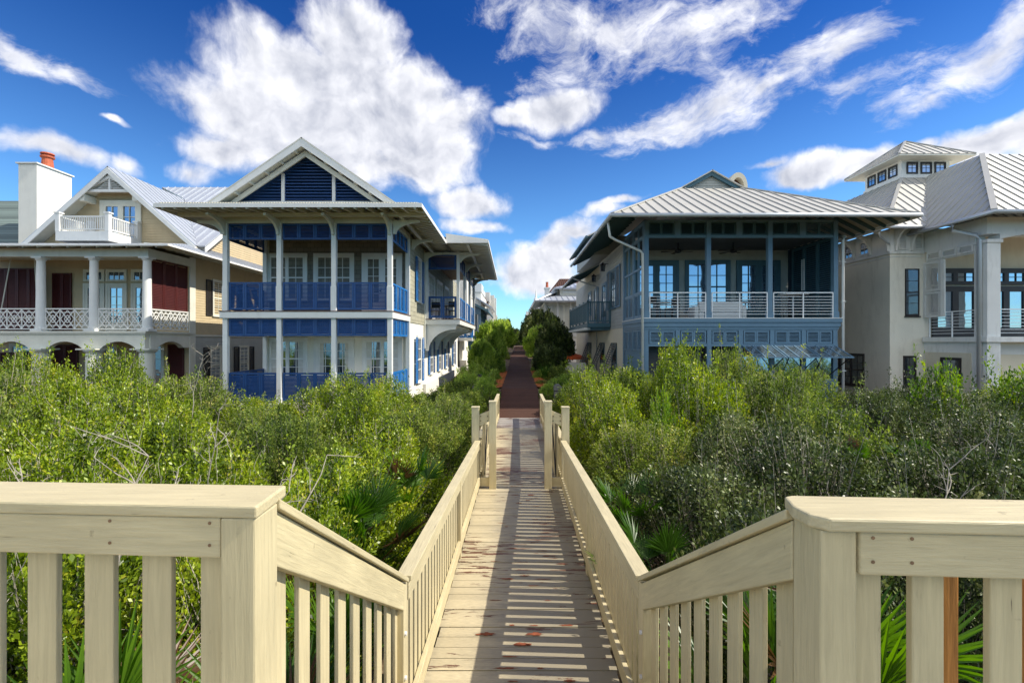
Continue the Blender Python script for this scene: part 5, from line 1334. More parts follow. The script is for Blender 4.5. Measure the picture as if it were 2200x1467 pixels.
# ============================================================ STUCCO HOUSE WITH LANTERN TOWER (far right)
def house_stucco():
    r = thing('beach_house', (19.5, 24, -2.9), 'beige stucco house with a windowed rooftop lantern, round columns of brackets and pale metal roofs', 'house')
    r['label'] = 'beige stucco house with windowed rooftop cupola and curved eave brackets, right of the teal house'
    X1, Y1 = 16.4, 20.2
    XW, YF = 17.87, 17.5
    w = MB(); w.box(X1, 27, Y1, 36, -3.3, 4.9); w.build('tower_wall', 'tan_stucco', r)
    m = MB(); m.box(X1 - .05, XW, Y1 - .05, 36, 3.80, 3.90); m.box(X1 - .02, XW, Y1 - .02, 36, 3.66, 3.70); m.build('belt_course', 'grey_stucco', r)
    # band of recessed clerestory windows between brackets
    m = MB(); m.fb(Fr('L', X1), Y1 + .0, 30, 3.901, 4.85, .001, .02); m.fb(Fr('F', Y1), X1, XW, 3.901, 4.85, .001, .02); m.build('upper_band', 'grey_stucco', r)
    for k in range(6):
        y = 21.35 + k * 1.0
        window(r, Fr('L', X1 - .02), y, y + .55, 3.98, 4.62, 2, 2, 'grey_stucco', 'glass', .06, 1, 'window', False, .04, sill=False)
    for k in range(8):
        b = MB(); curve_bracket(b, Fr('L', X1 - .02), Y1 + .05 + k * 1.0, 0, 4.80, .70, .88, .08, .08); b.build('bracket', 'grey_stucco', r)
    for x in (16.62, 17.3):
        b = MB(); curve_bracket(b, Fr('F', Y1 - .02), x, 0, 4.80, .62, .88, .08, .08); b.build('bracket', 'grey_stucco', r)
        b = MB(); louvre_panel(b, Fr('F', Y1 - .02), x + .1, x + .5, 3.98, 4.7, .0, 1, .05, .06); b.build('louvre', 'grey_stucco', r)
    window(r, Fr('F', Y1), 17.05, 17.66, 1.1, 3.15, 1, 4, 'dark_frame', 'glass', .0, 1, 'window', False, .03, sash=.05)
    window(r, Fr('F', Y1), 17.0, 17.5, -1.95, -.65, 2, 4, 'dark_frame', 'glass', .03, 1, 'window', True, .03)
    window(r, Fr('L', X1), 21.7, 23.3, -2.1, -.62, 2, 4, 'dark_frame', 'warm_glass', .05, 2, 'window', True, .04)
    # roofs
    ez = 4.86
    ex, ey = 15.7, 19.5
    roof_plane(r, [(ex, ey, ez), (17.25, ey, ez), (19.6, 23.3, 8.18), (19.5, 23.3, 8.18)] if False else [(ex, ey, ez), (22, ey, ez), (24, 23.3, 8.18), (19.5, 23.3, 8.18)], 'roof', 'metal_roof', .05, .44, .04)
    roof_plane(r, [(ex, 36, ez), (ex, ey, ez), (19.5, 23.3, 8.18), (19.5, 36, 8.18)], 'roof', 'metal_roof', .05, .44, .04)
    q = MB(); q.bar((ex, ey, ez + .02), (19.5, 23.3, 8.2), .14, .05); q.build('hip_cap', 'metal_roof', r)
    g = MB(); g.tube([(ex - .06, 34, ez - .08), (ex - .06, ey - .06, ez - .08), (17.2, ey - .06, ez - .08)], .075, 8); g.tube([(ex + .02, 19.9, ez - .1), (ex + .1, 20.0, 4.5), (X1 - .1, 20.1, 4.2)], .04, 8); g.build('gutter', 'gutter', r, smooth=True)
    # cupola
    cx0, cx1, cy0, cy1 = 19.5, 21.9, 23.3, 25.7
    c = MB(); c.box(cx0, cx1, cy0, cy1, 7.6, 9.12); o = c.build('cupola', 'grey_stucco', r)
    c = MB(); c.box(cx0 - .06, cx1 + .06, cy0 - .06, cy1 + .06, 8.16, 8.27); c.box(cx0 - .05, cx1 + .05, cy0 - .05, cy1 + .05, 9.0, 9.1); c.build('cupola_trim', 'grey_stucco', o)
    for k in range(3):
        a = cx0 + .27 + k * .70
        window(o, Fr('F', cy0), a, a + .5, 8.38, 8.93, 2, 2, 'dark_frame', 'bright_glass', .03, 1, 'cupola_window', False, .04, sill=False)
        a = cy0 + .27 + k * .70
        window(o, Fr('L', cx0), a, a + .5, 8.38, 8.93, 2, 2, 'dark_frame', 'bright_glass', .03, 1, 'cupola_window', False, .04, sill=False)
    ax, ay, az, ov, cz = 20.7, 24.5, 10.5, .68, 9.13
    E = [(cx0 - ov, cy0 - ov, cz), (cx1 + ov, cy0 - ov, cz), (cx1 + ov, cy1 + ov, cz), (cx0 - ov, cy1 + ov, cz)]
    for k in range(4): roof_plane(o, [E[k], E[(k + 1) % 4], (ax, ay, az)], 'cupola_roof', 'metal_roof', .04, .42, .04)
    c = MB(); c.prism([(p[0], p[1], cz - .09) for p in E], (0, 0, .05)); c.build('cupola_soffit', 'offwhite', o)
    c = MB()
    for k in range(4): c.bar((E[k][0], E[k][1], cz + .02), (ax, ay, az + .03), .10, .04)
    c.build('cupola_hip_cap', 'metal_roof', o)
    # porch wing
    wx, wy, wz = 17.2, 16.6, 4.70
    roof_plane(r, [(wx, wy, wz), (28, wy, wz), (28, 20.6, 8.28), (20.8, 20.6, 8.28)], 'wing_roof', 'metal_roof', .05, .44, .04)
    roof_plane(r, [(wx, 20.3, wz), (wx, wy, wz), (20.8, 20.6, 8.28), (20.8, 24.5, 8.28), (17.3, 21.0, wz + .05)], 'wing_roof', 'metal_roof', .05, .40, .04)
    c = MB(); c.box(20.8, 28, 20.6, 26, 8.16, 8.26); c.build('wing_roof_top', 'metal_roof', r)
    q = MB(); q.bar((wx, wy, wz + .02), (20.8, 20.6, 8.3), .18, .05); q.build('hip_cap', 'metal_roof', r)
    # little round-hooded dormer vent cut by the frame
    d = MB(); K = 10
    d.prism([(20.35 + .34 * math.cos(math.pi * k / K), 17.9, 6.0 + .34 * math.sin(math.pi * k / K)) for k in range(K + 1)], (0, 1.6, 0)); d.build('roof_dormer', 'metal_roof', r)
    g = MB(); g.tube([(wx - .06, 20.2, wz - .08), (wx - .06, wy - .06, wz - .08), (28, wy - .06, wz - .08)], .08, 8); g.build('gutter', 'gutter', r, smooth=True)
    g = MB(); g.tube([(wx - .02, 18.15, wz - .1), (wx - .02, 18.15, 4.32), (XW - .16, 17.75, 4.05), (XW - .10, 17.7, 3.85), (XW - .10, 17.7, -3)], .075, 10); g.build('downspout', 'gutter', r, smooth=True)
    # wing walls: lower solid, upper open loggia with columns
    ZF = .18
    m = MB(); m.box(XW, 27, YF + .55, Y1 - .001, -3.3, -.02); m.box(XW, XW + .5, YF, YF + .55, -3.3, -.02); m.box(XW + 3.3, XW + 3.8, YF, YF + .55, -3.3, -.02); m.build('lower_wall', 'grey_stucco', r)
    m = MB(); m.box(XW - .12, 27, YF - .10, Y1 - .06, -.019, ZF); m.build('loggia_floor', 'grey_stucco', r)
    for x in (XW, XW + 3.3):
        m = MB(); m.box(x, x + .5, YF, YF + .5, ZF + .001, 3.85); m.box(x - .05, x + .55, YF - .05, YF + .55, 3.72, 3.84); m.build('column', 'grey_stucco', r)
    m = MB(); m.box(XW + .01, 27, YF + .02, YF + .46, 4.05, wz - .02); m.box(XW + .01, XW + .4, YF + .461, Y1 - .01, 3.851, wz - .02)
    K = 10                                                        # shallow arch over the opening
    for k in range(K):
        u0, u1 = XW + .5 + 2.8 * k / K, XW + .5 + 2.8 * (k + 1) / K
        h = lambda u: 3.86 + .19 * math.sin(math.pi * (u - XW - .5) / 2.8)
        m.hexa([(u0, YF + .02, h(u0)), (u1, YF + .02, h(u1)), (u1, YF + .46, h(u1)), (u0, YF + .46, h(u0))], [(u0, YF + .02, 4.049), (u1, YF + .02, 4.049), (u1, YF + .46, 4.049), (u0, YF + .46, 4.049)])
    m.build('loggia_beam', 'grey_stucco', r)
    m = MB(); m.box(XW + .3, 27, Y1 - .06, Y1 - .001, 3.1, 4.6); m.box(XW + .3, 27, Y1 - .02, Y1 - .001, ZF + .001, 3.1); m.build('loggia_wall', 'cream_stucco', r)
    m = MB(); m.box(XW + .1, 27, YF + .1, Y1, 4.5, 4.55); m.build('loggia_ceiling', 'grey_stucco', r)
    # side frieze louvres and hinged shutter
    fl = Fr('L', XW)
    for k in range(3):
        y = 17.98 + k * .70
        m = MB(); m.fb(fl, y - .03, y + .66, 3.40, 3.849, -.06, .02); louvre_panel(m, fl, y, y + .62, 3.46, 3.78, .021, 1, .06, .045); m.build('frieze_louvre', 'grey_stucco', r)
    m = MB(); louvre_panel(m, fl, 19.35, 20.15, 1.02, 2.1, .03, 1, .09, .045); louvre_panel(m, fl, 19.35, 20.15, 2.12, 3.38, .03, 1, .09, .045); m.build('shutter', 'grey_stucco', r)
    m = MB(); m.fb(fl, 19.18, 19.33, 1.02, 3.38, .0, .06); 
    for k in range(3): m.fb(fl, 19.22, 19.28, 1.03, 3.37, .061 + k * .03, .075 + k * .03)
    m.build('folded_shutter', 'white', r)
    # rails
    def prail(fr_, a, b):
        g = MB()
        for u in (a, (a + b) / 2, b - .035): g.fb(fr_, u, u + .035, ZF + .001, 1.2, -.02, .02)
        g.fb(fr_, a, b, 1.201, 1.24, -.03, .03)
        for k in range(7): z = ZF + .14 + k * .13; g.fb(fr_, a, b, z, z + .018, -.009, .009)
        g.build('railing', 'steel_rail', r)
    prail(Fr('L', XW + .15), 17.98, 20.1); prail(Fr('F', YF + .2), XW + .52, XW + 3.3)
    # french doors behind
    fW = Fr('F', Y1 - .06)
    for (a, b_) in ((18.25, 20.05), (20.5, 22.2)):
        window(r, fW, a, b_, ZF + .02, 2.28, 1, 1, 'dark_frame', 'bright_glass', .1, 2, 'french_door', False, .07, .2, sash=.13, handle=True)
        window(r, fW, a, b_, 2.45, 3.05, 2, 2, 'dark_frame', 'bright_glass', .1, 2, 'transom_window', False, .068, sill=False, sash=.1)
    m = MB(); m.fb(Fr('F', YF + .55), XW + .7, XW + 3.2, -2.9, -.5, .001, .03); m.build('garage_panel', 'cream_stucco', r)
    m = MB(); m.fb(fl, 18.1, 20.1, -2.9, -.45, .001, .05); m.build('side_panel', 'cream_stucco', r)
    window(r, Fr('L', XW - .05), 18.5, 19.3, -2.8, -.7, 2, 4, 'dark_frame', 'glass', .05, 1, 'window', False, .03)
house_stucco()

# ============================================================ HOUSES FARTHER ALONG THE PATH
def simple_block(r, x0, x1, y0, y1, z1, wallm, face, wins=(), z0=-3):
    m = MB(); m.box(x0, x1, y0, y1, z0, z1); m.build('wall', wallm, r)
    fr_ = Fr('R', x1) if face == 'R' else Fr('L', x0)
    for (f, u0, u1, a, b, fm, gm) in wins:
        q = fr_ if f == 'S' else Fr('F', y0)
        window(r, q, u0, u1, a, b, 2, 3, fm, gm, .1, 1, 'window', True, .05)
def far_left():
    # green house with porch, just past the blue one
    r = thing('beach_house', (-5, 56, -2.9), 'small dark green house with a sloping roof and open porch, beyond the blue-shuttered house', 'house')
    m = MB(); m.box(-9, -3.4, 50, 62, -3, 1.0); m.box(-9, -4.6, 50, 62, 1.0, 4.2); m.build('wall', 'dark_teal', r)
    m = MB(); lap_siding(m, Fr('F', 50), -9, -3.3, -1.5, 1.0, .2, .03); lap_siding(m, Fr('R', -3.4), 50, 62, -1.5, 1.0, .2, .03); m.build('siding', 'dark_teal', r)
    m = MB()
    for (x, y) in ((-3.5, 50.2), (-3.5, 54), (-3.5, 58), (-3.5, 61.8)): m.box(x - .15, x + .15, y - .15, y + .15, 1.0, 3.6)
    m.box(-9, -3.35, 49.9, 50.1, 2.9, 3.4); m.box(-3.6, -3.35, 50.2, 62, 3.2, 3.6); m.prism([(-7.5, 49.95, 3.4), (-3.3, 49.95, 3.4), (-6.9, 49.95, 5.1)], (0, .1, 0)); m.build('porch_frame', 'teal', r)
    roof_plane(r, [(-2.6, 49.4, 3.3), (-2.6, 62.5, 3.3), (-7, 62.5, 5.4), (-7, 49.4, 5.4)], 'roof', 'silver_roof', .1, .5, .05)
    m = MB(); m.bar((-2.55, 49.35, 3.25), (-7, 49.35, 5.35), .06, .25); m.box(-2.6, -2.5, 49.4, 62.5, 3.1, 3.28); m.build('fascia', 'dark_teal', r)
    window(r, Fr('R', -4.6), 52, 54, 1.2, 3.0, 2, 3, 'white', 'glass', .12, 1, 'window')
    window(r, Fr('F', 50), -6.5, -5.2, 1.3, 2.7, 2, 2, 'white', 'warm_glass', .12, 1, 'window')
    # tall white stucco house, its wall flaring like a sail beyond the balcony
    r = thing('beach_house', (-6.2, 44, -2.9), 'white stucco house with flared parapet wall just behind the blue house balcony', 'house')
    m = MB(); m.box(-10, -4.6, 39.5, 48.5, -3, .6); m.build('lower_wall', 'white_stucco', r)
    prof = [(48.0, .6), (48.0, 2.4), (47.2, 3.4), (46.7, 5.2), (46.4, 8.2), (40.5, 8.2), (40.5, .6)]
    m = MB(); m.prism([(-3.9, y, z) for y, z in prof], (-6, 0, 0)); m.build('upper_wall', 'white_stucco', r)
    m = MB(); m.prism([(-4.45, 39.0, -2.4), (-4.45, 45.2, -2.4), (-4.45, 45.2, -.9), (-4.45, 44.2, -.75), (-4.45, 43.2, -.1), (-4.45, 42.2, .5), (-4.45, 39.0, .6)], (.3, 0, 0)); m.build('scroll_wall', 'white_stucco', r)
    m = MB(); m.box(-4.3, -3.8, 38.6, 45.4, -3, -1.55); m.box(-4.32, -3.75, 44.9, 45.5, -1.55, -1.3); m.build('garden_wall', 'white_stucco', r)
    m = MB(); m.box(-5.4, -3.3, 38.4, 40.6, .05, .30); m.build('balcony_floor', 'white', r)
    m = MB(); louvre_panel(m, Fr('R', -3.4), 38.5, 40.5, .31, 1.2, 0, 4, .08, .08); louvre_panel(m, Fr('F', 38.45), -4.35, -3.4, .31, 1.2, 0, 2, .08, .08); m.build('balcony_railing', 'bright_blue', r)
    for y in (42, 44.6):
        window(r, Fr('R', -3.9), y, y + .9, 1.2, 2.6, 2, 3, 'white', 'glass', .08, 1, 'window', True, .04); window(r, Fr('R', -3.9), y, y + .9, 4.2, 5.8, 2, 3, 'white', 'glass', .08, 1, 'window', True, .04)
    # row of further houses
    r = thing('beach_house', (-6, 72, -2), 'white house with stepped flat parapets, farther down the left of the path', 'house')
    simple_block(r, -9, -4.4, 66, 80, 7.0, 'white_stucco', 'R', [('S', 68, 69.4, 3, 5, 'white', 'glass'), ('S', 73, 74.4, 3, 5, 'white', 'glass'), ('S', 77, 78, 3, 5, 'white', 'glass')])
    m = MB(); m.box(-7, -4.3, 65.8, 70, 7.0, 8.2); m.box(-5.6, -4.25, 70.1, 74, 7.0, 7.7); m.build('parapet', 'white', r)
    roof_plane(r, [(-2.8, 65, 4.8), (-2.8, 76, 4.8), (-5, 76, 6.2), (-5, 65, 6.2)], 'porch_roof', 'silver_roof', .12, .6, .05)
    m = MB(); m.box(-4.39, -3.1, 65.5, 75.5, -1, 1.5); m.build('porch_base', 'white', r)
    m = MB()
    for y in (65.8, 69, 72, 75.2): m.box(-3.3, -3.05, y - .12, y + .12, 1.5, 4.7)
    m.build('porch_posts', 'white', r)
    r = thing('beach_house', (-5.5, 92, -2), 'brown tiled house with black cowls and narrow parapets, far down the left', 'house')
    simple_block(r, -8.5, -4.2, 84, 92, 7.2, 'white_stucco', 'R', [('S', 86, 87.5, 2, 4, 'dark_frame', 'glass'), ('S', 89, 90.5, 4.4, 6.2, 'dark_frame', 'glass')])
    m = MB(); m.box(-6.5, -4.0, 84, 85.6, 7.0, 8.9); m.box(-5.0, -3.3, 86.5, 87.3, -1, 8.6); m.box(-4.9, -3.1, 91, 92, -1, 8.5); m.build('parapet', 'white_stucco', r)
    roof_plane(r, [(-3.9, 83, 6.2), (-3.9, 91, 6.2), (-6, 91, 8.9), (-6, 83, 8.9)], 'roof', 'rust_tile', .15, .35, .1)
    m = MB(); m.prism([(-6.4, 82.9, 6.2), (-3.9, 82.9, 6.2), (-5.2, 82.9, 8.6)], (0, .2, 0)); m.build('gable', 'rust_tile', r)
    m = MB()
    for x in (-6.2, -5.5): m.tube([(x - .28, 84.5, 8.8), (x - .22, 84.5, 9.35), (x, 84.5, 9.55), (x + .22, 84.5, 9.35), (x + .28, 84.5, 8.8)], .09, 6)
    m.build('chimney_cowl', 'black_metal', r)
    r = thing('beach_house', (-5, 110, -2), 'farthest white and dark house down the left of the path', 'house')
    simple_block(r, -8, -4.2, 100, 118, 5.0, 'cream_stucco', 'R', [('S', 103, 105, 2, 4, 'dark_frame', 'glass'), ('S', 110, 112, 2, 4, 'dark_frame', 'glass')])
    m = MB(); m.box(-5.2, -3.6, 100, 101, -1, 5.6); m.box(-5.2, -3.4, 108, 109, -1, 6.1); m.build('parapet', 'white_stucco', r)
    m = MB(); m.box(-7, -4.1, 101.1, 107.9, 5.001, 5.5); m.build('roof', 'rust_tile', r)
far_left()
def far_right():
    # white louvred porch house
    r = thing('beach_house', (5.5, 50, -2.9), 'white shuttered porch house with pale metal roofs, beyond the teal house balcony', 'house')
    X0 = 3.1
    m = MB(); m.box(3.3, 12, 47, 58, -3, 4.0); m.build('wall', 'grey_stucco', r)
    m = MB()
    for x in (3.3, 4.6, 5.9, 7.2, 8.5): m.box(x - .1, x + .1, 46.8, 46.99, -2, 4.0)
    m.box(3.2, 9, 46.82, 46.98, .5, .7); m.box(3.2, 9, 46.82, 46.98, -1.3, -1.1); m.build('porch_frame', 'white', r)
    for k in range(4):
        m = MB(); louvre_panel(m, Fr('F', 46.98), 3.42 + 1.3 * k, 4.48 + 1.3 * k, .8, 3.8, 0, 2, .1, .12, slat_h=.14); louvre_panel(m, Fr('F', 46.98), 3.42 + 1.3 * k, 4.48 + 1.3 * k, -1.0, .45, 0, 1, .1, .3, slat_h=.2); m.build('louvred_shutter', 'offwhite', r)
    for k in range(4):
        m = MB(); louvre_panel(m, Fr('L', 3.3), 47.2 + 2.6 * k, 49.6 + 2.6 * k, .8, 3.8, 0, 3, .1, .12, slat_h=.14); m.build('louvred_shutter', 'offwhite', r)
    roof_plane(r, [(2.2, 45.8, 4.05), (12, 45.8, 4.05), (12, 49, 4.9), (4.8, 49, 4.9)], 'porch_roof', 'silver_roof', .15, .6, .06)
    roof_plane(r, [(2.2, 59, 4.05), (2.2, 45.8, 4.05), (4.8, 49, 5.4), (4.8, 59, 4.9)], 'porch_roof', 'silver_roof', .15, .6, .06)
    m = MB(); m.box(5.0, 12, 49, 58, 4.6, 5.6); m.box(5.0, 7.2, 48.6, 49, 4.6, 5.6); m.build('upper_wall', 'offwhite', r)
    m = MB(); louvre_panel(m, Fr('F', 48.6), 5.3, 6.9, 5.05, 5.5, .001, 1, .1, .2); m.build('vent', 'white', r)
    roof_plane(r, [(4.4, 48, 5.55), (12, 48, 5.55), (12, 52, 6.5), (7.2, 52, 6.5)], 'roof', 'silver_roof', .15, .6, .06)
    roof_plane(r, [(4.4, 59, 5.55), (4.4, 48, 5.55), (7.2, 52, 6.5), (7.2, 59, 6.5)], 'roof', 'silver_roof', .15, .6, .06)
    m = MB(); m.box(8.2, 8.9, 48.2, 49.2, 6.0, 7.4); m.build('chimney', 'terracotta', r)
    # tiled house with chimney behind
    r = thing('beach_house', (6, 72, -2.9), 'brown tiled house with grey chimney and red pot, behind the white porch house', 'house')
    m = MB(); m.box(5.4, 14, 64, 80, -3, 6.8); m.build('wall', 'grey_stucco', r)
    roof_plane(r, [(5.0, 63, 6.5), (12, 63, 6.5), (12, 67, 9.0), (7.0, 67, 9.0)], 'roof', 'rust_tile', .2, .3, .12)
    roof_plane(r, [(5.0, 80, 6.5), (5.0, 63, 6.5), (7.0, 67, 9.0), (7.0, 80, 9.0)], 'roof', 'rust_tile', .2, .3, .12)
    m = MB(); m.box(4.4, 5.0, 62, 62.8, 2, 7.0); m.box(4.3, 5.1, 61.9, 62.9, 7.0, 7.2); m.build('chimney', 'grey_stucco', r)
    m = MB(); m.lathe([(.2, 0), (.16, .6), (.2, .75)], (4.7, 62.4, 7.2), 10); m.build('chimney_pot', 'terracotta', r)
    roof_plane(r, [(3.4, 61, 5.2), (7, 61, 5.2), (7, 64, 6.3), (5, 64, 6.3)], 'lower_roof', 'rust_tile', .2, .3, .1)
    r = thing('beach_house', (4.5, 90, -2), 'white house with a slim pointed finial far down the right of the path', 'house')
    simple_block(r, 3.9, 12, 84, 100, 6.2, 'white_stucco', 'L', [('S', 86, 88, 2, 4.6, 'white', 'glass')])
    m = MB(); m.lathe([(.3, 0), (.3, 2.2), (.45, 2.3), (.2, 2.7), (.05, 4.2)], (4.4, 86, 5.4), 10); m.build('finial', 'white', r)
    roof_plane(r, [(2.9, 83, 5.6), (6, 83, 5.6), (6, 86, 6.8), (4.2, 86, 6.8)], 'roof', 'silver_roof', .2, .6, .06)
    r = thing('beach_house', (4.5, 120, -2), 'farthest pale house down the right of the path, half hidden by trees', 'house')
    simple_block(r, 3.8, 12, 112, 130, 6.0, 'offwhite', 'L', [('S', 114, 117, 2, 4.6, 'dark_frame', 'glass')])
    m = MB(); m.box(3.4, 4.6, 112, 113, -1, 7.2); m.build('parapet', 'white_stucco', r)
    m = MB(); m.prism([(3.2, 112, 6.0), (9, 112, 6.0), (6, 112, 7.6)], (0, 18, 0)); m.build('roof', 'dark_teal', r)
far_right()
def umbrella():
    r = thing('patio_umbrella', (4.7, 33.5, -2.9), 'orange patio umbrella open beside the teal house', 'umbrella')
    m = MB(); m.tube([(4.3, 34.4, -2.9), (4.3, 34.4, -.75)], .03, 8); m.build('pole', 'white', r)
    m = MB(); K = 8; c = Vector((4.3, 34.4, -.75)); ring = [c + Vector((1.3 * math.cos(2 * math.pi * k / K), 1.3 * math.sin(2 * math.pi * k / K), -.42)) for k in range(K)]
    for k in range(K):
        a, b = ring[k], ring[(k + 1) % K]
        m.add([c, a, b], [(0, 1, 2)]); m.add([a, b, b - Vector((0, 0, .12)), a - Vector((0, 0, .12))], [(0, 1, 2, 3)])
    m.build('canopy', 'orange', r)
umbrella()
w = MB(); w.box(3.3, 4.9, 30.8, 31.1, -2.9, -1.4); w.box(3.3, 3.5, 31.1, 38, -2.9, -1.4)
tag(w.build('garden_wall', 'white_stucco'), 'low white garden wall below the orange umbrella', 'wall')
# ============================================================ VEGETATION
def leaf_object(name, P, D, Nn, S, W, var, m, parent):
    """P base points, D direction, Nn leaf normal, S length, W width; four corners per leaf, one face"""
    n = len(P)
    B = np.cross(D, Nn); B /= (np.linalg.norm(B, axis=1, keepdims=True) + 1e-9)
    v = np.empty((n, 4, 3), np.float32)
    v[:, 0] = P; v[:, 1] = P + D * (S * .5)[:, None] + B * (W * .5)[:, None] + Nn * (W * .12)[:, None]
    v[:, 2] = P + D * S[:, None]; v[:, 3] = P + D * (S * .5)[:, None] - B * (W * .5)[:, None] + Nn * (W * .12)[:, None]
    me = bpy.data.meshes.new(name)
    me.vertices.add(4 * n); me.vertices.foreach_set('co', v.reshape(-1))
    me.loops.add(4 * n); me.loops.foreach_set('vertex_index', np.arange(4 * n, dtype=np.int32))
    me.polygons.add(n); me.polygons.foreach_set('loop_start', np.arange(0, 4 * n, 4, dtype=np.int32))
    me.update(calc_edges=True)
    a = me.attributes.new('var', 'FLOAT', 'FACE'); a.data.foreach_set('value', var.astype(np.float32))
    me.materials.append(M[m])
    o = bpy.data.objects.new(name, me); COL.objects.link(o); o.parent = parent
    return o
def unit(a): return a / (np.linalg.norm(a, axis=-1, keepdims=True) + 1e-9)
def make_shrub(seed, rx, ry, rz, sprigs, per, m, leaf=.045, tw='twig', bare=.06, up=.35, name='shrub', spread=.055, crown_z=0.0, twig_r=.006, poke=.30, trunk=None):
    """prototype shrub (base at the origin): sprays of leaves along curved twigs that reach a lumpy outline"""
    rg = np.random.default_rng(seed)
    root = bpy.data.objects.new(name, None); COL.objects.link(root); root.empty_display_size = .3
    lob = unit(rg.normal(size=(14, 3)) + np.array([0, 0, .35])); la = rg.uniform(.16, .34, 14)
    k = sprigs
    d = unit(rg.normal(size=(k, 3))); d[:, 2] = np.abs(d[:, 2]) * 1.0 - .12; d = unit(d)
    lump = .74 + np.max([la[i] * np.clip((d @ lob[i] - .78) / .22, 0, 1) ** .6 for i in range(14)], axis=0) + rg.normal(0, .03, k)
    long_ = rg.random(k) < .07
    lump = lump + np.where(long_, rg.uniform(.03, poke, k), 0)
    tip = d * lump[:, None] * np.array([rx, ry, rz]); tip[:, 2] += crown_z
    inner = np.where(long_, .5, rg.uniform(.60, .82, k))
    st = tip * inner[:, None]; st[:, 2] = crown_z + (st[:, 2] - crown_z) * .8 - .1
    mid = (st + tip) / 2 + rg.normal(0, .05, (k, 3)) + np.array([0, 0, -.05])
    tip[:, 2] += up * .25 * rg.random(k) * long_
    # leaves
    bare_mask = rg.random(k) < bare
    idx = np.repeat(np.arange(k)[~bare_mask], per); n = len(idx)
    t = rg.random(n) ** .6
    A, Bm, C = st[idx], mid[idx], tip[idx]; T = t[:, None]
    P = (1 - T) ** 2 * A + 2 * T * (1 - T) * Bm + T ** 2 * C
    tan = unit(2 * (1 - T) * (Bm - A) + 2 * T * (C - Bm))
    off = unit(rg.normal(size=(n, 3)))
    P = P + off * (spread * (1.35 - t * .6) * rg.random(n) ** .5)[:, None] * np.where(long_[idx], 1.0, 1.9)[:, None]
    D = unit(tan * .55 + off * .75 + np.array([0, 0, .12])); Nn = unit(rg.normal(size=(n, 3)) * .8 + np.array([0, 0, .8]) + d[idx] * .4)
    Nn = unit(Nn - (Nn * D).sum(1, keepdims=True) * D)
    S = leaf * rg.uniform(.65, 1.35, n); W = S * rg.uniform(.48, .62, n)
    sp = rg.normal(0, .17, k)
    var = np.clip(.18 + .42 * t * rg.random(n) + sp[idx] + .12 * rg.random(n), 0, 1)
    leaf_object('crown' if trunk else 'foliage', P, D, Nn, S, W, var, m, root)
    # twigs
    v, f = [], []
    def stick(pts, r0, r1):
        o0 = len(v)
        for q, p in enumerate(pts):
            rr = r0 + (r1 - r0) * q / (len(pts) - 1)
            for a in range(3):
                an = 2.094 * a; v.append((p[0] + rr * math.cos(an), p[1] + rr * math.sin(an), p[2] + rr * .3 * math.sin(an + 1)))
        for q in range(len(pts) - 1):
            for a in range(3):
                b = (a + 1) % 3; f.append((o0 + q * 3 + a, o0 + q * 3 + b, o0 + q * 3 + 3 + b, o0 + q * 3 + 3 + a))
    sel = [i for i in range(k) if bare_mask[i] or rg.random() < .5]
    for i in sel:
        pts = [(1 - t_) ** 2 * st[i] + 2 * t_ * (1 - t_) * mid[i] + t_ ** 2 * tip[i] for t_ in (0, .35, .7, 1)]
        stick(pts, twig_r, twig_r * .35)
        if bare_mask[i]:
            for _ in range(6):
                t_ = rg.uniform(.3, 1); p = (1 - t_) ** 2 * st[i] + 2 * t_ * (1 - t_) * mid[i] + t_ ** 2 * tip[i]
                e = p + rg.normal(0, .11, 3) + d[i] * .08; stick([p, (p + e) / 2 + rg.normal(0, .012, 3), e], twig_r * .5, twig_r * .3)
    base = np.array([0, 0, 0.0])
    if trunk:
        tb = MB(); h = crown_z
        tb.tube([(0, 0, -.2), (.03, .02, h * .5), (0, .05, h), (.1, 0, h + rz * .5)], [trunk, trunk * .8, trunk * .6, trunk * .25], 8)
        for i in range(7):
            q = tip[rg.integers(k)] * .6; tb.tube([(0, .03, h * rg.uniform(.6, 1)), (q[0] * .5, q[1] * .5, (h + q[2]) / 2 + .1), tuple(q + np.array([0, 0, crown_z * .4]))], [trunk * .45, trunk * .3, trunk * .12], 6)
        tb.build('trunk', 'bark', root)
    else:
        for i in rg.choice(k, 26, replace=False): stick([base + rg.normal(0, .08, 3) * np.array([1, 1, 0]), st[i] * .5 + rg.normal(0, .05, 3), st[i]], twig_r * 2.6, twig_r)
    me = bpy.data.meshes.new('branches'); me.from_pydata([tuple(map(float, p)) for p in v], [], f); me.materials.append(M[tw])
    o = bpy.data.objects.new('branches', me); COL.objects.link(o); o.parent = root
    return root
def copy_thing(src, loc, rz=0, sc=(1, 1, 1), label=None, cat=None, group=None, m=None):
    c = src.copy(); COL.objects.link(c); c.location = loc; c.rotation_euler = (0, 0, rz); c.scale = sc
    for ch in src.children:
        d = ch.copy(); COL.objects.link(d); d.parent = c
        for g in ch.children:
            e = g.copy(); COL.objects.link(e); e.parent = d
    return tag(c, label, cat, group)

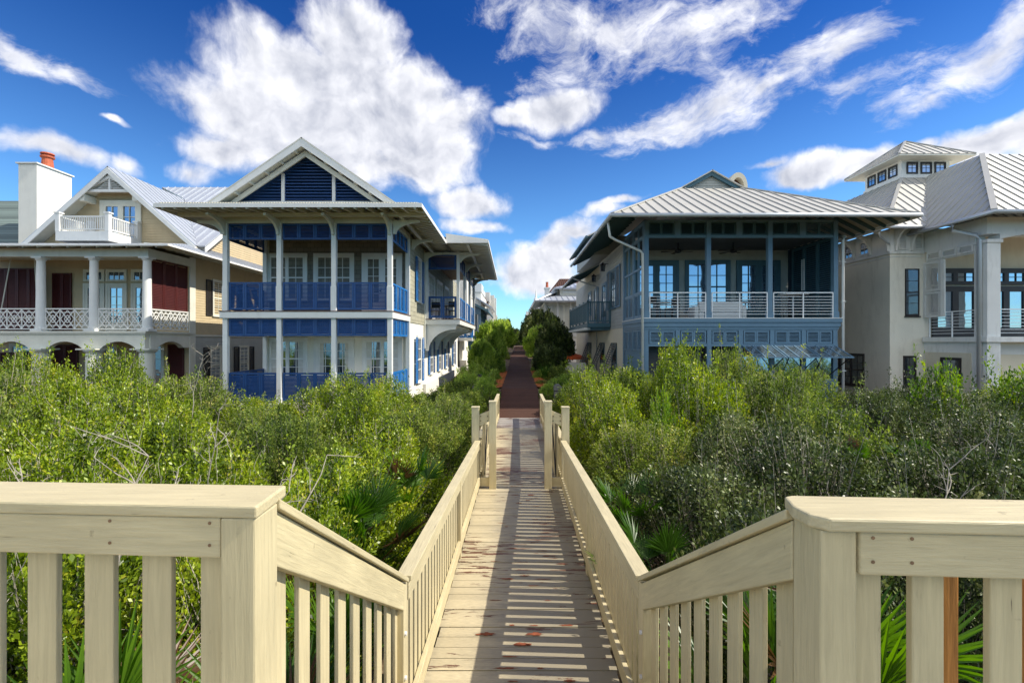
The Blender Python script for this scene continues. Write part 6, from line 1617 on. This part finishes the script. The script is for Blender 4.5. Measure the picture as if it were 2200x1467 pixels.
protos = {}
def proto(key, *a, **k): protos[key] = [make_shrub(*a, **k), False]
def put(key, x, y, ztop, rad, label, cat='shrub', group=None, zg=None, squash=None, rnd=None):
    """place a shrub so that its outline tops out at ztop with radius rad"""
    src, used = protos[key]
    z0 = ground_z(x, y) - .05 if zg is None else zg
    h = (ztop - z0) * 1.06; sc = (rad / 1.4, rad / 1.4, h / 2.0)
    rz = (rnd or random.Random(int(x * 97 + y * 31))).uniform(0, 6.28)
    if not used:
        protos[key][1] = True
        src.location = (x, y, z0); src.rotation_euler = (0, 0, rz); src.scale = sc; tag(src, label, cat, group); return src
    return copy_thing(src, (x, y, z0), rz, sc, label, cat, group)
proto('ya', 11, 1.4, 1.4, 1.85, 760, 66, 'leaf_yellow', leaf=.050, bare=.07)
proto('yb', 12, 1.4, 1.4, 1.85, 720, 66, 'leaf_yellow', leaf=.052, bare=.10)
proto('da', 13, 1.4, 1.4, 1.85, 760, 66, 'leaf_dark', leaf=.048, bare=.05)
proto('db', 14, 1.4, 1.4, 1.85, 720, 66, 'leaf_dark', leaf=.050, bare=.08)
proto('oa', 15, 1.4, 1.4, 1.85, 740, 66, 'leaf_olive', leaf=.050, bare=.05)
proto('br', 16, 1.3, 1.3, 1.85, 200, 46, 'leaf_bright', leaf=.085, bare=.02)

names = {'ya': 'yellow-green scrub oak', 'yb': 'twiggy scrub oak', 'da': 'dark glossy shrub', 'db': 'dark twiggy shrub', 'oa': 'grey-olive shrub'}
def row(side, y, xs, py, keys, where, rad, group):
    for i, x in enumerate(xs):
        key = keys[i % len(keys)]
        t = py[i] if isinstance(py, (list, tuple)) else py
        rg = random.Random(int(y * 13 + x * 7))
        yy = y + rg.uniform(-.35, .35)
        n = ['nearest the walk', 'second from the walk', 'third from the walk', 'fourth from the walk', 'fifth from the walk', 'sixth from the walk', 'seventh from the walk', 'eighth from the walk'][i]
        put(key, x, yy, (733 - t) * yy / 1000, rad * rg.uniform(.92, 1.12), f'{names[key]} {where}, {n}', group=group)
GL, GR = 'scrub thicket left of the boardwalk', 'scrub thicket right of the boardwalk'
# left thicket, back to front: xs from the walk outwards; py = pixel row its top reaches
row(-1, 13.2, [-1.95, -3.5, -5.2, -7.3, -9.3, -11.2, -13.2, -15.2], [842, 808, 800, 840, 800, 748, 752, 782], ['oa', 'ya', 'ya', 'yb'], 'in the back row below the left houses', 1.35, GL)
row(-1, 10.6, [-2.05, -3.7, -5.9, -7.9, -9.9, -12.0], [868, 832, 872, 815, 788, 790], ['oa', 'ya', 'oa', 'ya', 'yb', 'oa'], 'in the second row left of the gate', 1.35, GL)
row(-1, 8.2, [-2.15, -4.0, -6.0, -8.0, -9.9], [905, 885, 870, 850, 835], ['ya', 'oa', 'yb', 'ya', 'oa'], 'midway up the thicket left of the gate', 1.35, GL)
row(-1, 6.0, [-2.4, -4.2, -6.1, -8.0], [960, 930, 915, 900], ['ya', 'yb', 'ya'], 'beside the left walk railing row', 1.3, GL)
row(-1, 4.1, [-2.2, -3.9, -5.7], [1060, 1010, 985], ['ya', 'yb', 'ya'], 'close behind the left landing rail', 1.15, GL)
# right thicket
row(1, 13.6, [2.5, 4.7, 6.6, 8.6, 10.6, 12.6, 14.6, 16.6], [785, 728, 742, 785, 818, 818, 800, 795], ['ya', 'ya', 'oa', 'oa', 'da', 'db'], 'in the back row below the teal house', 1.35, GR)
row(1, 11.0, [2.5, 4.4, 6.4, 8.4, 10.4, 12.4], [826, 775, 788, 822, 838, 835], ['ya', 'ya', 'oa', 'da', 'db', 'db'], 'in the second row right of the gate', 1.35, GR)
row(1, 8.5, [2.55, 4.2, 6.1, 8.1, 10.0], [905, 862, 862, 885, 868], ['oa', 'da', 'oa', 'db', 'da'], 'midway up the thicket right of the gate', 1.35, GR)
row(1, 6.2, [2.6, 4.2, 6.0, 7.8], [972, 925, 925, 905], ['da', 'db', 'da', 'da'], 'beside the right walk railing row', 1.3, GR)
row(1, 4.3, [2.45, 4.1, 5.8], [1062, 1040, 1010], ['da', 'da', 'db'], 'close behind the right landing rail', 1.1, GR)
for (x, y, t, rad, lb) in ((10.1, 11.0, 778, .95, 'lime green broad-leaved seagrape shrub at the right, in front of the beige house'), (12.2, 11.2, 782, 1.0, 'lime green broad-leaved seagrape shrub cut by the right edge of the photo'), (1.95 + 1.15, 9.6, 838, .5, 'small bright yellow-green shrub just right of the gate')):
    put('br', x, y, (733 - t) * y / 1000, rad, lb, group='broad-leaved bright shrubs')

# undergrowth so that no bare gaps show under the crowns
def leafy_litter():
    rg = np.random.default_rng(3); n = 42000
    x = rg.uniform(-15, 18, n); y = rg.uniform(1.7, 16, n); k = np.abs(x - .1) > .85; x, y = x[k], y[k]; n = len(x)
    z = np.array([ground_z(a, b) for a, b in zip(x[::1], y[::1])]) + rg.random(n) ** 2 * .35
    P = np.stack([x, y, z], 1); D = unit(rg.normal(size=(n, 3)) * np.array([1, 1, .5])); N_ = unit(rg.normal(size=(n, 3)) + np.array([0, 0, 1.2])); N_ = unit(N_ - (N_ * D).sum(1, keepdims=True) * D)
    S = rg.uniform(.04, .11, n)
    o = leaf_object('undergrowth', P, D, N_, S, S * .5, rg.random(n) * .5, 'leaf_olive', None)
    tag(o, 'low leafy undergrowth and litter on the sand under the scrub', kind='stuff')
leafy_litter()

# bare grey dead branches in the left thicket
def dead_branch(seed, x, y, z, h, lean, label):
    rg = random.Random(seed); mb = MB()
    def grow(p, d, l, r, lv):
        pts = [p]; q = p.copy(); dd = d.copy()
        for i in range(5):
            dd = (dd + Vector((rg.gauss(0, .16), rg.gauss(0, .16), rg.gauss(0, .10)))).normalized(); q = q + dd * l / 5; pts.append(q.copy())
            if lv > 0 and i > 0:
                for _ in range(2 if lv > 1 else 1):
                    if rg.random() < .8: grow(q.copy(), (dd * .6 + Vector((rg.gauss(0, .6), rg.gauss(0, .6), rg.gauss(.1, .4)))).normalized(), l * rg.uniform(.22, .4), r * .55, lv - 1)
        mb.tube(pts, [r * (1 - .13 * i) for i in range(6)], 5)
    grow(Vector((x, y, z)), Vector(lean).normalized(), h * .85, .008, 2)
    tag(mb.build('dead_branch', 'twig'), label, 'branch', 'bare grey branches in the left thicket')
dead_branch(1, -2.72, 3.1, -1.75, 1.15, (-.02, .1, 1), 'upright bare grey stem with side twigs, above the left landing rail')
dead_branch(2, -2.0, 3.0, -1.45, .8, (.4, .3, .8), 'bare grey branch fanning out, left of the landing corner post')
dead_branch(3, -2.1, 3.3, -1.35, .9, (-.9, .3, .4), 'bare grey branch leaning left, beside the landing corner post')
dead_branch(4, -3.6, 3.6, -1.7, .9, (-.6, .1, .8), 'bare grey branch at the far left, above the landing rail')
dead_branch(5, -1.75, 3.4, -1.5, .9, (.7, .2, .5), 'bare grey branch reaching right toward the stair rail')
dead_branch(6, -3.0, 4.6, -1.5, 1.1, (.2, -.2, .9), 'tall bare grey stem in the middle of the left thicket')
dead_branch(7, -5.5, 8, -1.3, 1.3, (.1, 0, .9), 'bare twiggy stem rising in the left thicket, below the tan house')
dead_branch(8, 2.9, 3.2, -1.75, 1.2, (.5, .2, .7), 'bare grey branch behind the right landing rail')

# saw palmettos
def palmetto(seed, x, y, z, fronds, R0, label, m='palm', dead=.12, group='saw palmettos', tilt=(0, 0)):
    rg = random.Random(seed); r = thing('palmetto', (x, y, z), label, 'palm', group)
    for k in range(fronds):
        az = 2 * math.pi * k / fronds + rg.uniform(-.4, .4); elv = rg.uniform(.6, 1.45)
        st = Vector((math.cos(az) * math.cos(elv) + tilt[0], math.sin(az) * math.cos(elv) + tilt[1], math.sin(elv))).normalized()
        L1 = R0 * rg.uniform(.55, 1.0); hub = Vector((x, y, z)) + st * L1
        mb = MB(); mb.tube([(x, y, z), tuple(Vector((x, y, z)) + st * L1 * .5 + Vector((0, 0, .02))), tuple(hub)], [.012, .009, .006], 5)
        sd = st.cross(Vector((0, 0, 1))).normalized(); up = sd.cross(st).normalized()
        nl = 22; dd = (st * .75 + Vector((0, 0, -.15))).normalized()
        for i in range(nl):
            a = (-1.05 + 2.1 * i / (nl - 1)) * 1.15; l = R0 * .58 * (1 - .22 * abs(a)) * rg.uniform(.9, 1.05)
            d = (st * math.cos(a) + sd * math.sin(a) + up * rg.uniform(-.06, .10)).normalized(); w = .011 + R0 * .006
            s2 = d.cross(up).normalized()
            p1 = hub + d * l * .45; p2 = hub + d * l + Vector((0, 0, -l * .10 * rg.random()))
            f1 = up * w * .5
            mb.add([hub, p1 - s2 * w + f1, p1, p1 + s2 * w + f1, p2], [(0, 1, 2), (0, 2, 3), (1, 4, 2), (2, 4, 3)])
        isd = rg.random() < dead
        mb.build('frond', 'palm_dead' if isd else m, r, label='brown dry frond' if isd else None)
        me = bpy.data.meshes[-1]
    return r
pal = [(1, -1.95, 2.15, -2.75, 11, .95, 'bright palmetto behind the left landing balusters, nearest the left edge'), (2, -1.35, 2.35, -2.85, 10, .95, 'palmetto behind the left landing balusters, left of the corner post'),
       (3, -.98, 3.6, -2.75, 9, .75, 'palmetto under the left stair rail'), (4, -1.3, 5.2, -2.65, 11, .85, 'dark palmetto beside the left walk railing, halfway to the gate'), (5, -1.25, 6.6, -2.6, 10, .8, 'palmetto beside the left walk railing, nearer the gate'),
       (6, -1.5, 4.3, -2.75, 10, .9, 'palmetto between the left stair foot and the halfway post'), (7, 1.30, 6.3, -2.7, 9, .75, 'bright palmetto beside the right walk railing, halfway to the gate'), (8, 1.3, 5.0, -2.85, 8, .75, 'palmetto beside the right walk railing, close to the stair'),
       (9, 1.28, 2.75, -2.75, 10, .95, 'palmetto poking above the right stair rail, nearer the stair foot'), (10, 1.7, 2.75, -2.55, 9, .95, 'palmetto poking above the right stair rail, nearer the landing'), (11, 1.15, 1.95, -2.75, 9, .8, 'palmetto seen through the right stair balusters'),
       (12, 1.65, 2.0, -2.85, 9, .75, 'drying palmetto behind the raw timber posts'), (13, 5.0, 6.9, -2.05, 7, .45, 'palmetto in the middle of the right thicket'), (14, 6.3, 7.3, -2.05, 7, .42, 'palmetto farther right in the right thicket'),
       (15, -1.05, 1.9, -2.85, 9, .7, 'low palmetto at the foot of the left corner post')]
for (sd, x, y, z, n, r0, lb) in pal: palmetto(sd, x + (.32 if x > 0 else -.32) * (1 if abs(x) < 2 and y > 2.5 else 0), y, z, n, r0, lb, dead=.5 if sd in (2, 12) else .1)

# planting and trees along the path
proto('t1', 31, 1.4, 1.4, 1.0, 260, 95, 'leaf_tree', leaf=.13, bare=.04, spread=.10, crown_z=1.0, trunk=.09, name='tree', twig_r=.008)
proto('t2', 32, 1.4, 1.4, 1.0, 250, 95, 'leaf_dark', leaf=.13, bare=.05, spread=.10, crown_z=1.0, trunk=.09, name='tree', twig_r=.008)
proto('s1', 33, 1.4, 1.4, 1.85, 300, 60, 'leaf_tree', leaf=.085, bare=.02, spread=.09)
proto('s2', 34, 1.4, 1.4, 1.85, 300, 60, 'leaf_olive', leaf=.085, bare=.02, spread=.09)
G = 'trees along the far path'
trees = [('t1', -1.75, 33, 735 - 0, 1.5, 'bushy light green tree left of the path, in front of the green house', 2.6), ('t1', -1.6, 41, 715, 1.6, 'taller light green tree left of the path behind the bushy one', 3.0)]
def T(key, px, y, py, rad, lb, cat='tree', group=G):
    put(key, (px - 1100) * y / 1000, y, (733 - py) * y / 1000, rad, lb, cat=cat, group=group)
T('t1', 1058, 33, 700, 1.15, 'bushy light green tree left of the path, its crown beside the green house')
T('t1', 1040, 29, 738, 1.0, 'light green tree left of the path, below the green house porch')
T('t1', 1080, 52, 694, 1.7, 'far light green tree on the left side of the path')
T('t2', 1098, 84, 708, 2.3, 'far dark tree at the end of the path')
T('t1', 1140, 72, 700, 1.8, 'green tree right of the path end, deep in the distance')
T('t2', 1166, 47, 672, 1.9, 'dark leafy tree rising in front of the white porch house')
T('t1', 1156, 38, 708, 1.15, 'yellow-green tree right of the path, before the dark tree')
T('t2', 1192, 34, 700, 1.35, 'silvery dark tree right of the path beside the teal house balcony')
T('t2', 1180, 27.5, 745, .95, 'dark small tree right of the path, left of the orange umbrella')
T('t2', 1142, 58, 690, 1.7, 'green tree right of the path, behind the yellow-green tree')
GS = 'shrubs along the brown path'
T('s1', 1018, 25, 778, .95, 'green shrub left of the path, below the balcony brackets', 'shrub', GS)
T('s1', 1042, 28, 768, .9, 'green shrub left of the path, behind the first one', 'shrub', GS)
T('s2', 985, 20.5, 815, 1.25, 'olive shrub at the foot of the white side wall, left', 'shrub', GS)
T('s2', 930, 19.2, 838, 1.3, 'olive shrub under the blue side railing, left', 'shrub', GS)
T('s1', 1003, 22, 800, 1.1, 'green shrub behind the dark slim post', 'shrub', GS)
T('s2', 1200, 24.5, 782, .95, 'dark olive shrub right of the path, behind the pointed bollard', 'shrub', GS)
T('s2', 1186, 29, 768, .85, 'olive shrub right of the path, between path and umbrella', 'shrub', GS)
T('s1', 1225, 20.5, 800, 1.1, 'green shrub right of the path, left of the tilted shutters', 'shrub', GS)
T('s2', 1164, 36, 756, .75, 'olive shrub right of the path, farther along', 'shrub', GS)
T('s1', 1066, 34, 757, .75, 'green shrub left of the path where the mulch ends', 'shrub', GS)
T('s2', 1270, 18.5, 812, 1.3, 'olive shrub under the tilted shutters of the teal house', 'shrub', GS)
T('s1', 1040, 18.6, 806, .72, 'green shrub beside the ramp, right of the dark slim post', 'shrub', GS)
T('s2', 1008, 17.4, 834, .8, 'olive shrub below the left grey bollard', 'shrub', GS)
T('s1', 1178, 18.9, 822, .5, 'small green shrub beside the ramp, left of the right bollard', 'shrub', GS)
T('s2', 1228, 17.0, 822, .8, 'olive shrub just right of the right bollard', 'shrub', GS)
k_ = 0
for (px, y, py, rad, side_, nth) in ((1046, 21, 812, .62, 'left', 'opposite the ramp top'), (1058, 24, 790, .6, 'left', 'just past the ramp'), (1068, 29, 772, .6, 'left', 'before the light green tree'), (1172, 21.5, 815, .6, 'right', 'opposite the ramp top'), (1166, 25, 792, .6, 'right', 'just past the ramp'), (1158, 30.5, 772, .6, 'right', 'before the yellow-green tree'), (1076, 40, 745, .9, 'left', 'far along'), (1150, 43, 742, .9, 'right', 'far along')):
    T('s1' if k_ % 3 else 's2', px, y, py, rad, f'low green shrub hugging the {side_} edge of the path, {nth}', 'shrub', GS); k_ += 1
for (px, y, py, rad, lb) in ((880, 16.5, 842, 1.2, 'olive shrub below the blue corner post'), (790, 15.6, 828, 1.3, 'olive shrub below the right bay of the blue porch'), (1340, 17, 780, 1.4, 'green shrub below the left corner of the teal house')):
    T('s2', px, y, py, rad, lb, 'shrub', GS)
# grasses / agapanthus clumps on the path edge
def clump(seed, x, y, n, h, m, label):
    rg = random.Random(seed); z = ground_z(x, y); mb = MB()
    for i in range(n):
        a = rg.uniform(0, 6.28); sp = rg.uniform(.1, .5); d = Vector((math.cos(a) * sp, math.sin(a) * sp, 1)).normalized(); s = Vector((-math.sin(a), math.cos(a), 0)) * .018
        b = Vector((x + rg.gauss(0, .08), y + rg.gauss(0, .08), z)); l = h * rg.uniform(.6, 1.1); q = b + d * l * .6; e = b + d * l + Vector((math.cos(a), math.sin(a), -.1)) * l * .28
        mb.add([b - s, b + s, q + s, q - s, e], [(0, 1, 2, 3), (3, 2, 4)])
    tag(mb.build('strap_leaf_plant', m), label, 'plant', 'strap-leaved plants at the path edge')
clump(1, -1.35, 22.5, 60, .8, 'palm', 'strap-leaved plant left of the path, at the mulch'); clump(2, -1.55, 24.5, 60, .8, 'palm', 'strap-leaved plant left of the path, behind the first one')
clump(3, 1.75, 24.5, 60, .9, 'palm', 'strap-leaved plant right of the path, at the mulch'); clump(4, 1.8, 26.5, 60, .9, 'palm', 'strap-leaved plant right of the path, behind the first one'); clump(5, 2.25, 18.9, 50, .8, 'palm', 'strap-leaved plant beside the right pointed bollard')
# conifer at the end of the path
def conifer(x, y, z0, h, rad, label):
    r = thing('conifer', (x, y, z0), label, 'tree', None); rg = np.random.default_rng(77); n = 9000
    t = rg.random(n) ** .8; a = rg.uniform(0, 6.28, n); lay = .65 + .35 * np.abs(np.sin(t * 26 + rg.normal(0, .3, n))); rr = rad * (1 - t) * lay * rg.random(n) ** .4
    P = np.stack([x * 0 + rr * np.cos(a), rr * np.sin(a), h * (.12 + .88 * t) - rr * .25], 1); D = unit(np.stack([np.cos(a), np.sin(a), rg.normal(0, .35, n)], 1)); N_ = unit(rg.normal(size=(n, 3))); N_ = unit(N_ - (N_ * D).sum(1, keepdims=True) * D)
    leaf_object('crown', P, D, N_, rg.uniform(.25, .5, n), rg.uniform(.08, .16, n), rg.random(n), 'leaf_conifer', r)
    m = MB(); m.tube([(x, y, z0), (x, y, z0 + h * .95)], [.3, .04], 8); m.build('trunk', 'bark', r)
conifer(-.9, 118, -2, 7.6, 2.6, 'dark pointed conifer closing the view at the end of the path')
conifer(2.6, 128, -2, 5.4, 2.4, 'smaller dark conifer right of the pointed one at the end of the path')
conifer(-4.2, 100, -2, 6.0, 2.0, 'dark conifer left of the pointed one, in front of the farthest house')
# far belt of trees seen past the path end
def belt():
    rg = np.random.default_rng(8); n = 60000
    x = rg.uniform(-160, 160, n); y = rg.uniform(150, 175, n); hh = 3.2 + 1.8 * np.sin(x * .31) * np.sin(x * .113 + 1) + .9 * np.sin(x * 1.7)
    z = -2 + rg.random(n) ** .7 * hh; P = np.stack([x, y, z], 1); D = unit(rg.normal(size=(n, 3))); N_ = unit(rg.normal(size=(n, 3))); N_ = unit(N_ - (N_ * D).sum(1, keepdims=True) * D)
    o = leaf_object('treeline', P, D, N_, rg.uniform(.8, 1.6, n), rg.uniform(.5, .9, n), rg.random(n), 'leaf_conifer', None); tag(o, 'far dark treeline beyond the end of the path', kind='stuff')
belt()
# prototypes that were never placed are removed
for k_, (o_, used_) in protos.items():
    if not used_:
        for ch in list(o_.children): bpy.data.objects.remove(ch)
        bpy.data.objects.remove(o_)
